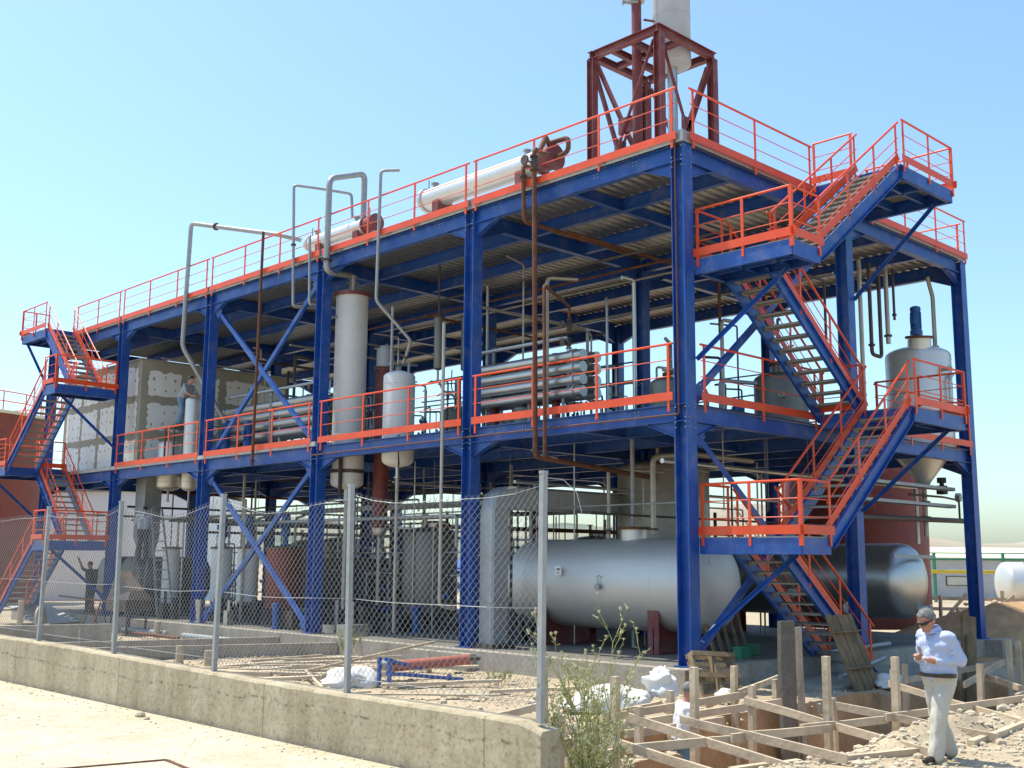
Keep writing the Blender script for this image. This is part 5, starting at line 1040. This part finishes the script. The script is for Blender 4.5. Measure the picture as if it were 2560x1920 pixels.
    if hair:
        hm = MB(); n, k = 22, 9; rg = []
        for j in range(k+1):
            t_ = math.pi/2*(1-j/k*1.28) if True else 0; rg.append([])
            for i in range(n):
                a = 2*math.pi*i/n; fr = math.cos(a); tt = max(t_, .55 if fr > .45 else (.1 if fr > .1 else -.5)); jit = 1+.10*noise.noise(Vector((math.cos(a)*4, math.sin(a)*4, j*.9)))+.03*((i+j) % 2)
                rg[-1].append(hc+hu*.027-hf*.006+(hf*.104*fr+LW*.083*math.sin(a))*math.cos(tt)*jit+hu*.100*math.sin(tt)*jit)
        hm.loft(rg[::-1], False); hm.build('hair', hair, T_, 60)
    if extra: extra(T_, W_, hc, hf, LW, hu, F, U)
    return T_
def man_extra(T_, W_, hc, hf, Lf, hu, F, U):
    g = MB(); rg = []
    for i in range(13):
        a = R(-95+190*i/12); c = hc+hu*.012+(hf*.104*math.cos(a)+Lf*.084*math.sin(a)); h_ = .019 if abs(a) < 1.0 else .006
        o_ = (hf*math.cos(a)+Lf*math.sin(a))*.004; rg.append([c-hu*h_-o_, c-hu*h_+o_, c+hu*h_*.8+o_, c+hu*h_*.8-o_])
    g.loft(rg); g.build('sunglasses', 'black', T_)
    b = MB(); c = W_((.035, 0, .975)); b.lathe(c, (.0, 0, 1), [(-.02, .182), (.02, .182)], 24)
    b.v = [tuple(c+F*((Vector(v)-c).dot(F)*.93)+Lf*((Vector(v)-c).dot(Lf)*1.1)+U*(Vector(v)-c).z) for v in b.v]; b.build('belt', 'shoe', T_, 40)
    cm = MB(); cm.lathe(W_((.06, 0, 1.475)), F*.35+U, [(0, .1), (.05, .082)], 18); cm.build('collar', 'shirt', T_, 60)
MAN = dict(sc=.98, bulk=1.2, hs=1.13, pelvis=(0, 0, .92), chest=(.03, 0, 1.30), neck=(.075, 0, 1.475), head=(.145, 0, 1.60), tilt=28, belly=(.06, 0, 1.1), shL=(.02, .205, 1.40), elL=(-.08, .275, 1.15), wrL=(.14, .15, 1.13), haL=(.23, .09, 1.155), shR=(.02, -.205, 1.40), elR=(-.0, -.27, 1.14), wrR=(.2, -.12, 1.15), haR=(.28, -.05, 1.19),
           hipL=(0, .09, .9), knL=(.13, .1, .5), anL=(.2, .1, .09), toeL=(.40, .13, .035), hipR=(0, -.09, .9), knR=(-.03, -.1, .5), anR=(-.21, -.11, .09), toeR=(-.01, -.14, .035))
zf = height(-4.05, -6.5)+.01
figure('grey haired man in striped shirt and beige trousers looking at a phone', (-4.0, -6.55, zf), (-.93, .36), MAN, dict(top='shirt', low='trouser', skin='skin', shoe='shoe'), .009, 'hair', man_extra)
fF = Vector((-.93, .36, 0)).normalized(); fL = Vector((-fF.y, fF.x, 0)); c = Vector((-4.0, -6.55, zf))+fF*.295+fL*.035+Vector((0, 0, 1.225)); m = MB(); m.obox(c, (fF*.3+Vector((0, 0, 1))).normalized()*.055, fL*.024, (fF-Vector((0, 0, .3))).normalized()*.006); tag(m.build('mobile_phone', 'steel'), 'small silver phone held in the hands of the man', 'phone')
PIT = dict(pelvis=(0, 0, .92), chest=(.05, 0, 1.32), neck=(.07, 0, 1.49), head=(.11, 0, 1.62), tilt=15, shL=(.04, .2, 1.42), elL=(.08, .27, 1.15), wrL=(.25, .2, 1.0), haL=(.33, .16, .97), shR=(.04, -.2, 1.42), elR=(.08, -.27, 1.15), wrR=(.25, -.2, 1.0), haR=(.33, -.16, .97), sleeve='skin', hipL=(0, .09, .9), knL=(.05, .1, .5), anL=(0, .1, .085), toeL=(.17, .12, .035), hipR=(0, -.09, .9), knR=(.05, -.1, .5), anR=(0, -.11, .085), toeR=(.17, -.14, .035))
figure('worker in white shirt standing in the trench behind the stakes', (-4.55, -3.25, -1.42), (.72, -.5), PIT, dict(top='whiteshirt', low='jean', skin='skin', shoe='shoe'), .013, 'hair')
UPM = dict(PIT); UPM.update(pelvis=(.02, 0, .85), chest=(.22, 0, 1.2), neck=(.3, 0, 1.38), head=(.36, 0, 1.5), shL=(.25, .19, 1.3), elL=(.38, .24, 1.06), wrL=(.55, .2, .95), haL=(.63, .16, .95), shR=(.25, -.19, 1.3), elR=(.38, -.24, 1.06), wrR=(.55, -.2, .95), haR=(.63, -.16, .95), hipL=(.02, .09, .84), knL=(-.03, .1, .45), anL=(-.25, .1, .12), toeL=(-.1, .11, .035), hipR=(.02, -.09, .84), knR=(.1, -.1, .45), anR=(.0, -.1, .085), toeR=(.17, -.12, .035))
figure('worker in grey tee and jeans leaning over a vessel upstairs', (.8, 21.2, 6.2), (.35, -.94), UPM, dict(top='teeshirt', low='jean', skin='skin', shoe='shoe'), .014, 'black')
m = MB(); m.box((.5, 20.95, 6.12), (1.2, 21.75, 6.18)); t = thing('work_platform', 'small dark platform under the leaning worker upstairs', 'platform', (.9, 21.4, 4.98)); m.build('platform_top', 'darksteel', t)
for x, y in ((.53, 21.1), (1.17, 21.1), (.53, 21.7), (1.17, 21.7)): m = MB(); m.bar((x, y, 4.985), (x, y, 6.12), .05, .05); m.build('leg', 'darksteel', t)
DK = dict(PIT); DK.update(elL=(.15, .28, 1.5), wrL=(.3, .3, 1.75), haL=(.36, .3, 1.83))
figure('worker in dark clothes standing by the far stairs with raised arm', (-.1, 25.2, .02), (-.3, .95), DK, dict(top='darkcloth', low='darkcloth', skin='skin', shoe='shoe'), .014, 'black')
figure('worker in grey shirt standing on the stepladder under the floor', (.25, 22.3, 1.82), (.6, .8), PIT, dict(top='teeshirt', low='darkcloth', skin='skin', shoe='shoe'), .014, 'black')
t = thing('stepladder', 'tall aluminium stepladder on the plinth under the worker', 'ladder', (.3, 22.3, 0)); lf_ = [(Vector((.1, 22.95, .003)), Vector((.32, 22.5, 3.6))), (Vector((.55, 22.75, .003)), Vector((.6, 22.35, 3.6))), (Vector((.35, 21.2, .003)), Vector((.4, 22.1, 3.5))), (Vector((.8, 21.0, .003)), Vector((.68, 21.95, 3.5)))]
for a, b in lf_: m = MB(); m.bar(a, b, .06, .03); m.build('stile', 'galv', t)
for k in range(10):
    for i in (0, 2): u = (k+1)/11.5; m = MB(); m.cyl(lf_[i][0].lerp(lf_[i][1], u), lf_[i+1][0].lerp(lf_[i+1][1], u), .018, 6); m.build('rung', 'galv', t)
